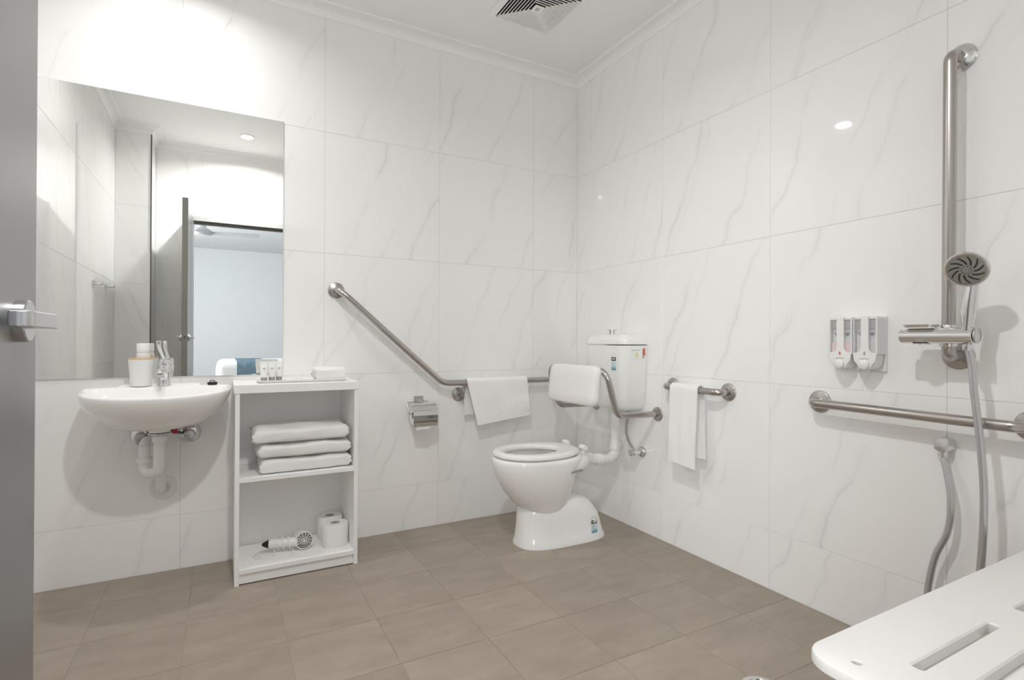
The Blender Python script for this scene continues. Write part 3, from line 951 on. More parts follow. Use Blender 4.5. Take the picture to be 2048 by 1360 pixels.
# cord, coiled round the handle and trailing on the shelf
P = [tip+hdir*0.026, tip+hdir*0.040+Vector((0, -0.004, -0.022)), Vector((-1.845, -0.185, BZ+0.004)), Vector((-1.835, -0.225, BZ+0.0035)), Vector((-1.790, -0.232, BZ+0.0035)), Vector((-1.760, -0.222, BZ+0.010))]
e2 = hdir.cross(Vector((0, 0, 1))).normalized()
e3 = e2.cross(hdir)
for k in range(0, 49):
    a = 2*PI*k/16-1.2
    d_ = 0.100-0.075*k/48
    rr_ = 0.0255+0.003*math.sin(k*0.9)
    q = h0+hdir*d_+e2*math.cos(a)*rr_+e3*math.sin(a)*rr_
    q.z = max(q.z, BZ+0.0035)
    P.append(q)
P += [Vector((-1.690, -0.240, BZ+0.0035)), Vector((-1.720, -0.256, BZ+0.0035)), Vector((-1.775, -0.248, BZ+0.0035)), Vector((-1.812, -0.222, BZ+0.0035)), Vector((-1.826, -0.196, BZ+0.0035))]
part(G().tube(P, 0.0031, 8), 'cord', 'plastic', t, angle=80)

# toilet rolls
def roll(x, y, z, lab, r=0.058, h=0.100, seed=0.0):
    t = thing('toilet_roll', lab, 'toilet roll', (x, y, z), 'spare toilet rolls')
    R = []
    n = 44
    for rad, hz in ((0.021, 0.0), (r-0.002, 0.0), (r, 0.003), (r, h-0.004), (r-0.003, h), (0.021, h), (0.021, 0.0)):
        R.append([(x+(rad+(0.0012*mnoise.noise(Vector((math.cos(2*PI*k/n)*2+seed, math.sin(2*PI*k/n)*2, hz*20))) if rad > 0.03 else 0))*math.cos(2*PI*k/n),
                   y+(rad+(0.0012*mnoise.noise(Vector((math.cos(2*PI*k/n)*2+seed, math.sin(2*PI*k/n)*2, hz*20))) if rad > 0.03 else 0))*math.sin(2*PI*k/n), z+hz) for k in range(n)])
    part(G().rings(R, False, False), 'paper', 'paper', t)
    part(G().lathe([(0.0208, 0.001), (0.0208, h-0.001), (0.0195, h-0.001), (0.0195, 0.001), (0.0208, 0.001)], (x, y, z), (0, 0, 1), 28, cap=False), 'core', 'cardboard', t)
    if seed:
        g = G()
        R = []
        for k in range(9):
            a = -1.9+0.06*k*2
            R.append([(x+(r+0.001+0.002*k/8)*math.cos(a+PI*0.9), y+(r+0.001+0.002*k/8)*math.sin(a+PI*0.9), z+0.002), (x+(r+0.001+0.004*k/8)*math.cos(a+PI*0.9), y+(r+0.001+0.004*k/8)*math.sin(a+PI*0.9), z+h-0.003),
                      (x+(r+0.002+0.004*k/8)*math.cos(a+PI*0.9), y+(r+0.002+0.004*k/8)*math.sin(a+PI*0.9), z+h-0.003), (x+(r+0.002+0.002*k/8)*math.cos(a+PI*0.9), y+(r+0.002+0.002*k/8)*math.sin(a+PI*0.9), z+0.002)])
        part(g.rings(R), 'loose_sheet', 'paper', t)
roll(-1.504, -0.196, BZ, 'spare toilet roll standing in front at the right of the bottom shelf', seed=3.0)
roll(-1.507, -0.076, BZ, 'spare toilet roll standing behind the other at the back of the bottom shelf')

# ------------------------------------------------------------------ toilet paper holder
t = thing('paper_holder', 'chrome toilet paper holder with a curved lid below the sloping rail', 'paper holder', (-1.035, 0, 0.69))
px, pz = -1.040, 0.690
part(G().box(px-0.026, px+0.026, -0.008, -0.0004, pz-0.012, pz+0.022), 'wall_plate', 'satin', t, bevel=0.002)
part(G().box(px+0.004, px+0.024, -0.030, -0.008, pz-0.008, pz+0.004), 'hinge', 'satin', t, bevel=0.002)
rc = Vector((px+0.002, -0.062, 0.625))
R0 = 0.056
R = []
lw = 0.066
prof_ = []
for k in range(13):
    a = math.radians(118-118*k/12)           # from the back top over to the front
    prof_.append((math.cos(a), math.sin(a)))
prof_ += [(1.0, -0.35), (0.99, -0.70), (0.97, -0.98), (0.93, -1.06)]
for cy_, sz_ in prof_:
    d0, d1 = R0, R0+0.0014
    y0, z0 = rc.y-cy_*d0, rc.z+sz_*d0
    y1, z1 = rc.y-cy_*d1-0.0003, rc.z+sz_*d0+0.0010
    R.append([(rc.x-lw, y0, z0), (rc.x+lw, y0, z0), (rc.x+lw, y1, z1), (rc.x-lw, y1, z1)])
g = G().rings(R)
part(g, 'lid', 'chrome', t, angle=50)
part(G().tube([(rc.x-0.050, -0.020, pz-0.008), (rc.x-0.070, -0.024, pz-0.012), (rc.x-0.072, -0.060, rc.z+0.010), (rc.x-0.070, -0.062, rc.z), (rc.x+0.068, -0.062, rc.z), (rc.x+0.078, -0.064, rc.z+0.006), (rc.x+0.080, -0.066, rc.z+0.014)], 0.0032, 10, 0.008), 'roll_arm', 'satin', t)
part(G().tube([(rc.x-0.050, -0.020, pz-0.008), (px+0.014, -0.020, pz-0.006), (rc.x+0.045, -0.022, pz-0.006)], 0.003, 8), 'hinge_pin', 'satin', t)
t = thing('toilet_roll', 'toilet roll hanging in the chrome holder under its lid', 'toilet roll', (rc.x, rc.y, 0.58))
part(G().lathe([(0.019, -0.052), (0.050, -0.052), (0.050, 0.052), (0.019, 0.052), (0.019, -0.052)], (rc.x, rc.y, rc.z-0.008), (1, 0, 0), 36, cap=False), 'paper', 'paper', t)
part(G().lathe([(0.0185, -0.0515), (0.0185, 0.0515), (0.0175, 0.0515), (0.0175, -0.0515), (0.0185, -0.0515)], (rc.x, rc.y, rc.z-0.008), (1, 0, 0), 24, cap=False), 'core', 'cardboard', t)
yf = rc.y-0.0495
g = G().rings([[(rc.x-0.052, yf-0.002, 0.625), (rc.x+0.052, yf-0.002, 0.625), (rc.x+0.052, yf-0.001, 0.625), (rc.x-0.052, yf-0.001, 0.625)],
               [(rc.x-0.052, yf-0.001, 0.575), (rc.x+0.052, yf-0.001, 0.580), (rc.x+0.052, yf+0.000, 0.580), (rc.x-0.052, yf+0.000, 0.575)],
               [(rc.x-0.047, yf+0.002, 0.546), (rc.x+0.020, yf+0.001, 0.548), (rc.x+0.020, yf+0.002, 0.548), (rc.x-0.047, yf+0.003, 0.546)]])
part(g, 'loose_sheet', 'paper', t)

# ------------------------------------------------------------------ toilet
Y0 = -0.465
t = thing('toilet', 'white ceramic toilet with an open seat in the room corner', 'toilet', (-0.5, Y0, 0))
NT = 64
def egg(xf, xb, hw, z, p=2.2, xm=None, y0=Y0):
    """horizontal section: front at xf (towards -x), back at xb"""
    xm = (xf*0.42+xb*0.58) if xm is None else xm
    out = []
    for k in range(NT):
        a = 2*PI*k/NT
        c, s = math.cos(a), math.sin(a)
        q = math.copysign(abs(c)**(2/p), c)
        x = xm+(xb-xm)*q if c > 0 else xm+(xm-xf)*q
        out.append((x, y0+hw*math.copysign(abs(s)**(2/p), s), z))
    return out
g = G()
g.rings([egg(-0.640, -0.42, 0.095, 0.150), egg(-0.668, -0.415, 0.106, 0.185), egg(-0.712, -0.405, 0.126, 0.225), egg(-0.750, -0.395, 0.146, 0.270), egg(-0.783, -0.382, 0.164, 0.325), egg(-0.803, -0.365, 0.175, 0.380),
         egg(-0.810, -0.340, 0.181, 0.420), egg(-0.808, -0.342, 0.180, 0.434), egg(-0.800, -0.350, 0.173, 0.440), egg(-0.775, -0.375, 0.148, 0.440), egg(-0.768, -0.385, 0.140, 0.432),
         egg(-0.762, -0.390, 0.138, 0.405), egg(-0.745, -0.400, 0.125, 0.36), egg(-0.70, -0.43, 0.095, 0.29), egg(-0.64, -0.46, 0.065, 0.235), egg(-0.60, -0.49, 0.04, 0.225)])
# foot with the trap hump behind
g.rings([egg(-0.690, -0.188, 0.130, 0.0005, 2.9), egg(-0.690, -0.188, 0.130, 0.010, 2.9), egg(-0.683, -0.200, 0.121, 0.035, 2.8), egg(-0.680, -0.210, 0.114, 0.080, 2.7), egg(-0.678, -0.222, 0.110, 0.120, 2.6),
         egg(-0.676, -0.248, 0.107, 0.155, 2.5), egg(-0.668, -0.272, 0.104, 0.185, 2.4), egg(-0.655, -0.305, 0.098, 0.208, 2.3), egg(-0.63, -0.35, 0.085, 0.221, 2.2), egg(-0.60, -0.40, 0.06, 0.226, 2.2)])
# deck and flush inlet behind the rim
def sect(x, hw, z0, z1, n=24):
    out = []
    for k in range(n):
        a = 2*PI*k/n
        c, s = math.cos(a), math.sin(a)
        out.append((x, Y0+hw*math.copysign(abs(c)**0.6, c), (z0+z1)/2+(z1-z0)/2*math.copysign(abs(s)**0.6, s)))
    return out
g.rings([sect(-0.46, 0.150, 0.33, 0.4395), sect(-0.40, 0.145, 0.35, 0.4395), sect(-0.345, 0.118, 0.360, 0.436), sect(-0.305, 0.080, 0.362, 0.428), sect(-0.27, 0.045, 0.360, 0.420), sect(-0.240, 0.034, 0.360, 0.416)])
part(g, 'pan', 'ceramic', t, angle=60)
g = G()
for zz in (0.373,):
    g.box(-0.490, -0.445, Y0-0.1625, Y0-0.150, 0.366, 0.376)
    g.box(-0.437, -0.400, Y0-0.156, Y0-0.140, 0.3665, 0.3765)
part(g, 'fixing_slot', 'print_grey', t, bevel=0.002, label='dark fixing slot in the side of the bowl')
def seat_ring(o, z, inner):
    """closed outer outline with straight back and rounded front"""
    out = []
    for k in range(NT):
        a = 2*PI*k/NT
        c, s = math.cos(a), math.sin(a)
        if inner:
            x = -0.610+(0.145-o)*c
            y = Y0+(0.112-o)*s
        else:
            if c > 0:
                q = abs(c)**0.45
                x = -0.590+(0.232+o)*q
                y = Y0+math.copysign((0.178+o)*abs(s)**0.55*(1-0.40*max(0, c)**0.9*1.0), s)
            else:
                x = -0.590+(0.212+o)*c
                y = Y0+(0.178+o)*math.copysign(abs(s)**0.92, s)
        out.append((x, y, z))
    return out
g = G()
rs = [seat_ring(-0.006, 0.446, False), seat_ring(0.0, 0.450, False), seat_ring(0.0, 0.460, False), seat_ring(-0.006, 0.4665, False), seat_ring(-0.018, 0.4690, False),
      seat_ring(-0.012, 0.4690, True), seat_ring(-0.003, 0.466, True), seat_ring(0.0, 0.459, True), seat_ring(0.0, 0.449, True), seat_ring(-0.002, 0.446, True)]
g.rings(rs+[rs[0]], False, False)
st = part(g, 'seat', 'plastic', t, angle=50)
for yy in (-0.078, 0.078):
    part(G().lathe([(0.0, -0.022), (0.012, -0.022), (0.0135, -0.018), (0.0135, 0.018), (0.012, 0.022), (0, 0.022)], (-0.345, Y0+yy, 0.468), (0, 1, 0), 20), 'hinge', 'plastic', st)
    part(G().lathe([(0.009, 0), (0.009, 0.03)], (-0.345, Y0+yy, 0.436), (0, 0, 1), 14), 'hinge_post', 'plastic', st)
for yy in (-0.11, 0.11):
    part(G().box(-0.66, -0.62, Y0+yy-0.012-math.copysign(0.03, -yy), Y0+yy+0.012-math.copysign(0.03, -yy), 0.4395, 0.447), 'buffer', 'plastic', st, bevel=0.002)

# printed water-rating sticker: arch, black band, window, teal foot
def sticker(parent, frame, w, h, name='rating_sticker'):
    """frame: function (u, v, n) -> world; u right, v up, n out of the surface"""
    def quad(pts, n0, n1):
        return G().rings([[frame(u, v, n0) for u, v in pts], [frame(u, v, n1) for u, v in pts]])
    hw = w/2
    arch = [(-hw, 0), (hw, 0), (hw, h*0.74)]
    for k in range(1, 12):
        a = PI*k/12
        arch.append((hw*math.cos(a), h*0.74+h*0.26*math.sin(a)))
    arch.append((-hw, h*0.74))
    b = part(quad(arch, 0.0, 0.0004), name, 'sticker', parent, smooth=False)
    def add(nm, m, u0, u1, v0, v1, n=0.0007):
        part(quad([(u0*hw, v0*h), (u1*hw, v0*h), (u1*hw, v1*h), (u0*hw, v1*h)], 0.0004, n), nm, m, b, smooth=False)
    add('band', 'black', -1, 1, 0.53, 0.73)
    for k in range(4):
        add('star', 'sticker', -0.62+0.33*k, -0.62+0.33*k+0.2, 0.59, 0.68, 0.0009)
    for k in range(5):
        a = PI*(0.5+k)/5
        u, v = 0.8*math.cos(a), 0.76+0.17*math.sin(a)
        add('tick', 'print_grey', u-0.09, u+0.09, v-0.02, v+0.02)
    add('pale_field', 'teal_pale', -0.96, 0.96, 0.06, 0.5)
    add('teal_field', 'teal', -0.96, 0.96, 0.03, 0.22, 0.0009)
    add('foot_band', 'teal_dark', -0.96, 0.96, 0.03, 0.09, 0.0011)
    add('figure', 'print_grey', -0.5, -0.35, 0.26, 0.46, 0.0009)
    return b
sx, sy, sz = -0.300, Y0-0.1165, 0.035
tl = 0.06
sticker(t, lambda u, v, n: (sx+u+0.0, sy-0.0012-n+v*tl+(u*u)*0+max(0, (u+0.0))*0.18, sz+v), 0.038, 0.088)

# ------------------------------------------------------------------ cistern
t = thing('toilet_cistern', 'white wall-hung cistern with stickers above the toilet', 'cistern', (-0.08, Y0, 0.64))
def crect(x0, hw, z, r=0.045, yc=Y0+0.001, x1=-0.002):
    """section with the two front corners rounded; front at x0"""
    out = [(x1, yc+hw, z)]
    n = 8
    for k in range(n+1):
        a = PI/2*k/n
        out.append((x0+r-r*math.sin(a), yc+hw-r+r*math.cos(a), z))
    for k in range(n+1):
        a = PI/2*k/n
        out.append((x0+r-r*math.cos(a), yc-hw+r-r*math.sin(a), z))
    out.append((x1, yc-hw, z))
    return out
part(G().rings([crect(-0.118, 0.125, 0.645), crect(-0.128, 0.136, 0.650), crect(-0.136, 0.146, 0.668), crect(-0.145, 0.155, 0.73), crect(-0.152, 0.163, 0.82), crect(-0.155, 0.168, 0.93), crect(-0.156, 0.169, 0.9885)]),
     'tank', 'ceramic', t, angle=50)
part(G().rings([crect(-0.154, 0.166, 0.9925), crect(-0.160, 0.1735, 0.995), crect(-0.1605, 0.174, 1.004), crect(-0.158, 0.171, 1.020), crect(-0.150, 0.162, 1.036), crect(-0.135, 0.146, 1.046, 0.04), crect(-0.110, 0.115, 1.051, 0.04), crect(-0.06, 0.05, 1.053, 0.02)]),
     'lid', 'ceramic', t, angle=50)
bt = part(G().lathe([(0.016, 0.0), (0.016, 0.014), (0.013, 0.015), (0.013, 0.019)], (-0.085, Y0+0.015, 1.050), (0, 0, 1), 28), 'button_base', 'satin', t)
part(G().lathe([(0.012, 0.019), (0.026, 0.020), (0.026, 0.0245), (0.0, 0.0255)], (-0.085, Y0+0.015, 1.050), (0, 0, 1), 32), 'flush_button', 'satin', bt)
CF = -0.1535
sticker(t, lambda u, v, n: (CF-0.0022-n-(v)*0.012, Y0-0.086-u, 0.857+v), 0.036, 0.095)
# printed labels on the rounded corner / side
def side_print(name, m, x0, x1, z0, z1, parent, n=0.0005):
    # on the right-hand side of the tank (normal -y)
    ys_ = Y0+0.001-0.1675
    g = G().box(x0, x1, ys_-0.0008-n, ys_+0.003, z0, z1)
    return part(g, name, m, parent, smooth=False)
lb = side_print('label_sheet', 'sticker', -0.108, -0.042, 0.915, 0.972, t)
for k in range(9):
    if k == 5:
        continue
    side_print('lettering', 'print_grey', -0.105+0.0065*k, -0.1005+0.0065*k, 0.962, 0.966, lb, 0.0009)
side_print('yellow_mark', 'yellow', -0.078, -0.062, 0.934, 0.950, lb, 0.0009)
side_print('lettering', 'print_grey', -0.082, -0.060, 0.928, 0.9295, lb, 0.0009)
rl = side_print('red_label', 'orange_red', -0.030, -0.012, 0.935, 0.974, t, 0.0005)
side_print('lettering', 'print_grey', -0.030, -0.018, 0.922, 0.932, rl, 0.0005)
# flush pipe
PX = -0.072
fp = part(G().tube([(PX, Y0, 0.650), (PX, Y0, 0.455)], 0.0265, 28), 'flush_pipe', 'pvc', t)
part(G().lathe([(0.0275, 0), (0.0275, 0.022)], (PX, Y0, 0.548), (0, 0, 1), 28), 'pipe_band', 'pvc', fp)
part(G().tube([(PX+0.006, Y0, 0.470), (PX-0.004, Y0, 0.418)], [0.033, 0.033], 28), 'elbow_collar', 'pvc', fp)
part(G().tube([(PX+0.002, Y0, 0.46), (PX, Y0, 0.395), (PX-0.045, Y0, 0.372), (-0.20, Y0, 0.376), (-0.262, Y0, 0.384)], 0.0265, 28, 0.04), 'flush_elbow', 'pvc', fp)
for x in (-0.178, -0.190, -0.202):
    part(G().lathe([(0.029, -0.004), (0.0315, -0.002), (0.0315, 0.003), (0.029, 0.005)], (x, Y0, 0.3757), (1, 0, 0), 28), 'rubber_ring', 'plastic', fp)

# cistern stop valve and braided hose
vy_, vz = -0.604, 0.424
t = thing('stop_valve', 'chrome stop valve with braided hose feeding the cistern', 'valve', (0, vy_, vz))
part(G().lathe([(0.029, 0), (0.029, 0.004), (0.026, 0.012), (0.020, 0.016), (0.013, 0.018)], (-0.0005, vy_, vz), (-1, 0, 0), 32), 'wall_plate', 'chrome', t)
part(G().lathe([(0.011, 0.015), (0.011, 0.05), (0.014, 0.052), (0.014, 0.066), (0.010, 0.070)], (0, vy_, vz), (-1, 0, 0), 20), 'body', 'chrome', t)
part(G().lathe([(0.014, 0.070), (0.017, 0.074), (0.017, 0.086), (0.0, 0.088)], (0, vy_, vz), (-1, 0, 0), 8), 'knob', 'satin', t)
part(G().lathe([(0.009, 0.0), (0.010, 0.003), (0.010, 0.018), (0.007, 0.020)], (-0.058, vy_+0.004, vz+0.006), (-0.1, 0.35, 0.9), 8), 'hose_nut', 'chrome', t)
part(G().tube([(-0.060, vy_+0.010, vz+0.024), (-0.075, vy_+0.024, vz+0.055), (-0.088, vy_+0.030, vz+0.10), (-0.092, vy_+0.024, vz+0.15), (-0.090, vy_+0.012, vz+0.195), (-0.085, vy_+0.010, vz+0.228)], 0.0062, 12, 0.03), 'hose', 'braid', t)

# ------------------------------------------------------------------ toilet backrest
t = thing('padded_back_support', 'padded backrest on a bent stainless frame in front of the cistern', 'backrest', (0, -0.457, 0.638))
part(G().tube([(0, -0.715, 0.638), (-0.268, -0.715, 0.643), (-0.336, -0.715, 0.866), (-0.336, -0.203, 0.866), (-0.268, -0.203, 0.643), (0, -0.203, 0.638)], 0.0150, 20, 0.055, 9), 'frame', 'steel', t)
part(flange(G(), (-0.0005, -0.715, 0.638), (-1, 0, 0), 0.036), 'flange', 'steel', t)
part(flange(G(), (-0.0005, -0.203, 0.638), (-1, 0, 0), 0.036), 'flange', 'steel', t)
def pad_ring(x, hw, hh, r):
    yc, zc = -0.4925, 0.789
    out = []
    n = 7
    for cy, cz, a0 in ((hw-r, hh-r, 0), (-(hw-r), hh-r, PI/2), (-(hw-r), -(hh-r), PI), (hw-r, -(hh-r), 1.5*PI)):
        for k in range(n+1):
            a = a0+PI/2*k/n
            y = cy+r*math.cos(a)
            z = cz+r*math.sin(a)
            out.append((x+0.11*z-0.0, yc+y, zc+z))
    return out
part(G().rings([pad_ring(-0.352, 0.150, 0.060, 0.02), pad_ring(-0.352, 0.196, 0.088, 0.03), pad_ring(-0.356, 0.204, 0.097, 0.036), pad_ring(-0.372, 0.207, 0.100, 0.038), pad_ring(-0.388, 0.204, 0.097, 0.036), pad_ring(-0.396, 0.194, 0.087, 0.03), pad_ring(-0.399, 0.150, 0.050, 0.02)]),
     'pad', 'pad', t, angle=60)
for yy in (-0.60, -0.34):
    part(G().tube([(-0.300, yy, 0.700), (-0.360, yy, 0.690)], 0.008, 10), 'pad_bracket', 'dark_steel', t)
    part(G().tube([(-0.336, yy, 0.866), (-0.318, yy, 0.78), (-0.302, yy, 0.690)], 0.006, 10), 'pad_strut', 'dark_steel', t)

# ------------------------------------------------------------------ soap dispensers
def dispenser(y0, pink, lab):
    """y0: right-hand edge (towards the camera), width 0.094 towards the toilet"""
    W_, D, zb, zt = 0.080, 0.062, 0.910, 1.096
    t = thing('soap_dispenser', lab, 'soap dispenser', (0, y0+W_/2, zb), 'wall soap dispensers')
    yl, yr = y0+W_, y0              # left edge as seen (larger y), right edge
    ym = (yl+yr)/2
    part(G().box(-0.010, -0.0005, yr, yl, zb, zt), 'back_plate', 'plastic', t, bevel=0.002)
    part(G().box(-D+0.004, -0.010, yr+0.004, yl-0.004, zt-0.010, zt), 'top_cover', 'plastic', t, bevel=0.003)
    # clear tank walls and what is behind them
    part(G().box(-D+0.012, -0.011, yr+0.008, yl-0.008, zb+0.062, zt-0.011), 'tank_back', 'disp_inner_light', t, smooth=False)
    part(G().box(-D+0.0118, -D+0.007, yr+0.009, yl-0.009, zt-0.042, zt-0.012), 'pump_shade', 'disp_inner', t, smooth=False)
    part(G().box(-D+0.0118, -D+0.007, yr+0.010, yl-0.010, zt-0.056, zt-0.051), 'pump_bar', 'disp_inner', t, smooth=False)
    for yy in (yr+0.022, yl-0.022):
        part(G().lathe([(0.004, 0), (0.004, 0.004), (0, 0.0045)], (-D+0.0115, yy, zt-0.060), (-1, 0, 0), 14), 'valve_stud', 'black', t)
    if pink:
        part(G().box(-D+0.0118, -D+0.0055, yr+0.0075, yl-0.0075, zb+0.060, zb+0.098), 'soap', 'pink_soap', t, smooth=False)
    g = G()
    g.box(-D+0.0035, -D+0.0015, yr+0.004, yl-0.004, zb+0.058, zt-0.010)
    part(g, 'window', 'clear', t, smooth=False)
    part(G().box(-D+0.0015, -D-0.001, yr+0.0025, yr+0.006, zb+0.060, zt-0.006), 'side_rib', 'plastic', t, smooth=False)
    part(G().box(-0.060, -0.010, yr+0.001, yr+0.004, zb+0.058, zt-0.006), 'side_wall', 'disp_side', t, smooth=False)
    part(G().box(-0.060, -0.010, yl-0.004, yl-0.001, zb+0.058, zt-0.006), 'side_wall', 'disp_side', t, smooth=False)
    # white front spine flaring into the pump housing
    spine = [(-0.0125, zt), (0.0125, zt), (0.0125, zb+0.084)]
    for k in range(1, 7):
        a = PI/2*k/6
        spine.append((0.0125+0.013*(1-math.cos(a)), zb+0.084-0.020*math.sin(a)))
    spine += [(0.0380, zb+0.062), (0.034, zb+0.035), (0.026, zb+0.026), (0.018, zb+0.010), (-0.018, zb+0.010), (-0.026, zb+0.026), (-0.034, zb+0.035), (-0.0380, zb+0.062)]
    for k in range(5, 0, -1):
        a = PI/2*k/6
        spine.append((-0.0125-0.013*(1-math.cos(a)), zb+0.084-0.020*math.sin(a)))
    spine.append((-0.0125, zb+0.084))
    part(G().prism([(ym+u, z) for u, z in spine], 'x', -D-0.004, -D+0.0035), 'front_cover', 'plastic', t, bevel=0.0015)
    part(G().prism([(ym+u, z) for u, z in [(-0.034, zb+0.058), (0.034, zb+0.058), (0.029, zb+0.022), (0.018, zb+0.008), (-0.018, zb+0.008), (-0.029, zb+0.022)]], 'x', -D+0.0035, -0.012), 'pump_housing', 'plastic', t, bevel=0.002)
    part(G().lathe([(0.0165, 0.0), (0.0170, 0.003), (0.0165, 0.010), (0.012, 0.0135), (0.0, 0.0145)], (-D-0.003, ym, zb+0.024), (-1, 0, 0), 28), 'push_button', 'plastic', t)
    g = G().prism([(ym+0.0028*math.sin(a)*(0.55 if a < 0 else 1), zb+0.0585+0.0065*math.cos(a)*(1.3 if math.cos(a) > 0 else 0.6)) for a in [2*PI*k/16 for k in range(16)]], 'x', -D-0.0052, -D-0.003)
    part(g, 'drop_mark', 'orange_red' if pink else 'print_grey', t, smooth=False, label='small printed drop')
    part(G().tube([(-D-0.0045, ym+0.014-0.0028*k, zb+0.0420+0.0018*math.sin(PI*k/10)) for k in range(11)], 0.0011, 8), 'button_slot', 'disp_inner', t)
    part(G().lathe([(0.006, 0), (0.005, 0.010), (0.0, 0.010)], (-D+0.020, ym, zb+0.010), (0, 0, -1), 14), 'nozzle', 'plastic', t)
    return t
dispenser(-1.7085, True, 'left wall soap dispenser, holding pink liquid')
dispenser(-1.7895, False, 'right wall soap dispenser, empty behind its clear windows')

# ------------------------------------------------------------------ shower slider, hand shower, hose
SY, SZ_, SXo = -1.986, 1.0285, -0.112
t = thing('shower_slider', 'chrome slide bracket with soap dish clamped on the vertical rail', 'shower bracket', (-0.1, SY, 1.0))
part(G().lathe([(0.0, 0), (0.021, 0.0), (0.0230, 0.002), (0.0230, 0.180), (0.021, 0.182), (0, 0.182)], (SXo, -1.884, SZ_), (0, -1, 0), 32), 'arm', 'chrome', t)
part(G().lathe([(0.0165, 0), (0.0215, 0.0), (0.0225, 0.002), (0.0225, 0.062), (0.0215, 0.064), (0.0165, 0.064)], (-0.066, SY, SZ_-0.032), (0, 0, 1), 32), 'clamp', 'chrome', t)
part(G().box(SXo+0.008, -0.070, SY-0.016, SY+0.016, SZ_-0.017, SZ_+0.017), 'clamp_block', 'chrome', t, bevel=0.003)
part(G().lathe([(0.0, 0.0), (0.020, 0.0), (0.0225, 0.002), (0.0225, 0.006), (0.020, 0.008), (0, 0.008)], (SXo, -2.067, SZ_), (0, -1, 0), 32), 'end_cap', 'satin', t)
g = G()
g.rings([rr(SXo-0.028, SXo+0.026, -1.972, -1.900, SZ_+0.0250, 0.012), rr(SXo-0.032, SXo+0.030, -1.976, -1.896, SZ_+0.0335, 0.014), rr(SXo-0.029, SXo+0.027, -1.973, -1.899, SZ_+0.0335, 0.013), rr(SXo-0.025, SXo+0.023, -1.969, -1.903, SZ_+0.0280, 0.012)])
part(g, 'soap_dish', 'chrome', t, angle=50)
part(G().lathe([(0.0, 0), (0.022, 0), (0.022, 0.003), (0, 0.003)], (SXo, -1.936, SZ_-0.0265), (0, 0, 1), 28), 'dish_nut', 'chrome', t)
# hand shower
HH = Vector((SXo-0.004, -2.050, SZ_+0.006))
t = thing('hand_shower', 'chrome hand shower with a grey nozzle face resting in the slider', 'hand shower', (HH.x, HH.y, HH.z))
top = Vector((-0.126, -2.068, 1.186))
mid = (HH+top)/2
part(G().tube([HH+Vector((0.002, 0, -0.022)), HH, HH+Vector((-0.002, -0.002, 0.020)), HH*0.6+top*0.4+Vector((-0.004, 0, 0)), HH*0.25+top*0.75+Vector((-0.002, 0, 0)), top],
              [0.0125, 0.0145, 0.0140, 0.0185, 0.0165, 0.0145], 24), 'handle', 'chrome', t, angle=60)
hc = Vector((-0.162, -2.068, 1.212))
hn = Vector((-0.80, -0.10, -0.42)).normalized()
part(G().lathe([(0.0, -0.028), (0.018, -0.028), (0.038, -0.020), (0.0490, -0.006), (0.0510, 0.003), (0.0490, 0.008), (0.0440, 0.0085)], hc, hn, 44, cap=False), 'head_shell', 'chrome', t)
fc = part(G().lathe([(0.0445, 0.0070), (0.030, 0.0090), (0.0, 0.0100)], hc, hn, 44), 'spray_face', 'head_face', t)
e1 = hn.cross(Vector((0, 0, 1))).normalized()
e2 = hn.cross(e1)
for k in range(11):
    a0 = 2*PI*k/11
    R = []
    for q in range(6):
        r_ = 0.0165+0.0225*q/5
        a = a0+0.55*(q/5)
        wd = 0.0026-0.0006*abs(q-2.5)/2.5
        p = hc+hn*0.0098+(e1*math.cos(a)+e2*math.sin(a))*r_ - hn*(0.0016*(r_/0.043)**2)
        tv = (-e1*math.sin(a)+e2*math.cos(a))
        R.append([p+tv*wd-hn*0.0015, p+tv*wd+hn*0.0007, p-tv*wd+hn*0.0007, p-tv*wd-hn*0.0015])
    part(G().rings(R), 'nozzle_strip', 'rubber_nozzle', fc, smooth=False)
g = G()
for k in range(10):
    a = 2*PI*k/10
    p = hc+hn*0.0094+(e1*math.cos(a)+e2*math.sin(a))*0.0115
    g.lathe([(0.0014, 0), (0.0012, 0.0016), (0, 0.0017)], p, hn, 8)
part(g, 'centre_nozzles', 'rubber_nozzle', fc)
part(G().lathe([(0.0065, 0.009), (0.0060, 0.0112), (0, 0.0118)], hc, hn, 20), 'face_button', 'head_face', fc)
# wall outlet
oy, oz = -1.956, 0.694
t = thing('shower_outlet', 'chrome wall elbow outlet for the shower hose below the rail', 'shower outlet', (0, oy, oz))
part(G().lathe([(0.0245, 0), (0.0245, 0.004), (0.0230, 0.020), (0.0215, 0.034), (0.0195, 0.0385), (0.0, 0.040)], (-0.0005, oy, oz), (-1, 0, 0.0), 40), 'elbow_body', 'chrome', t)
part(G().lathe([(0.0115, 0.012), (0.0115, 0.034), (0.0095, 0.036), (0.0095, 0.050)], (-0.022, oy, oz), (0, 0, -1), 24), 'hose_tail', 'chrome', t)
def cr_spline(P, n=12):
    P = [Vector(p) for p in P]
    out = []
    for i in range(len(P)-1):
        p0, p1, p2, p3 = P[max(i-1, 0)], P[i], P[i+1], P[min(i+2, len(P)-1)]
        for k in range(n):
            s = k/n
            out.append(0.5*((2*p1)+(p2-p0)*s+(2*p0-5*p1+4*p2-p3)*s*s+(3*p1-p0-3*p2+p3)*s**3))
    out.append(P[-1])
    return out
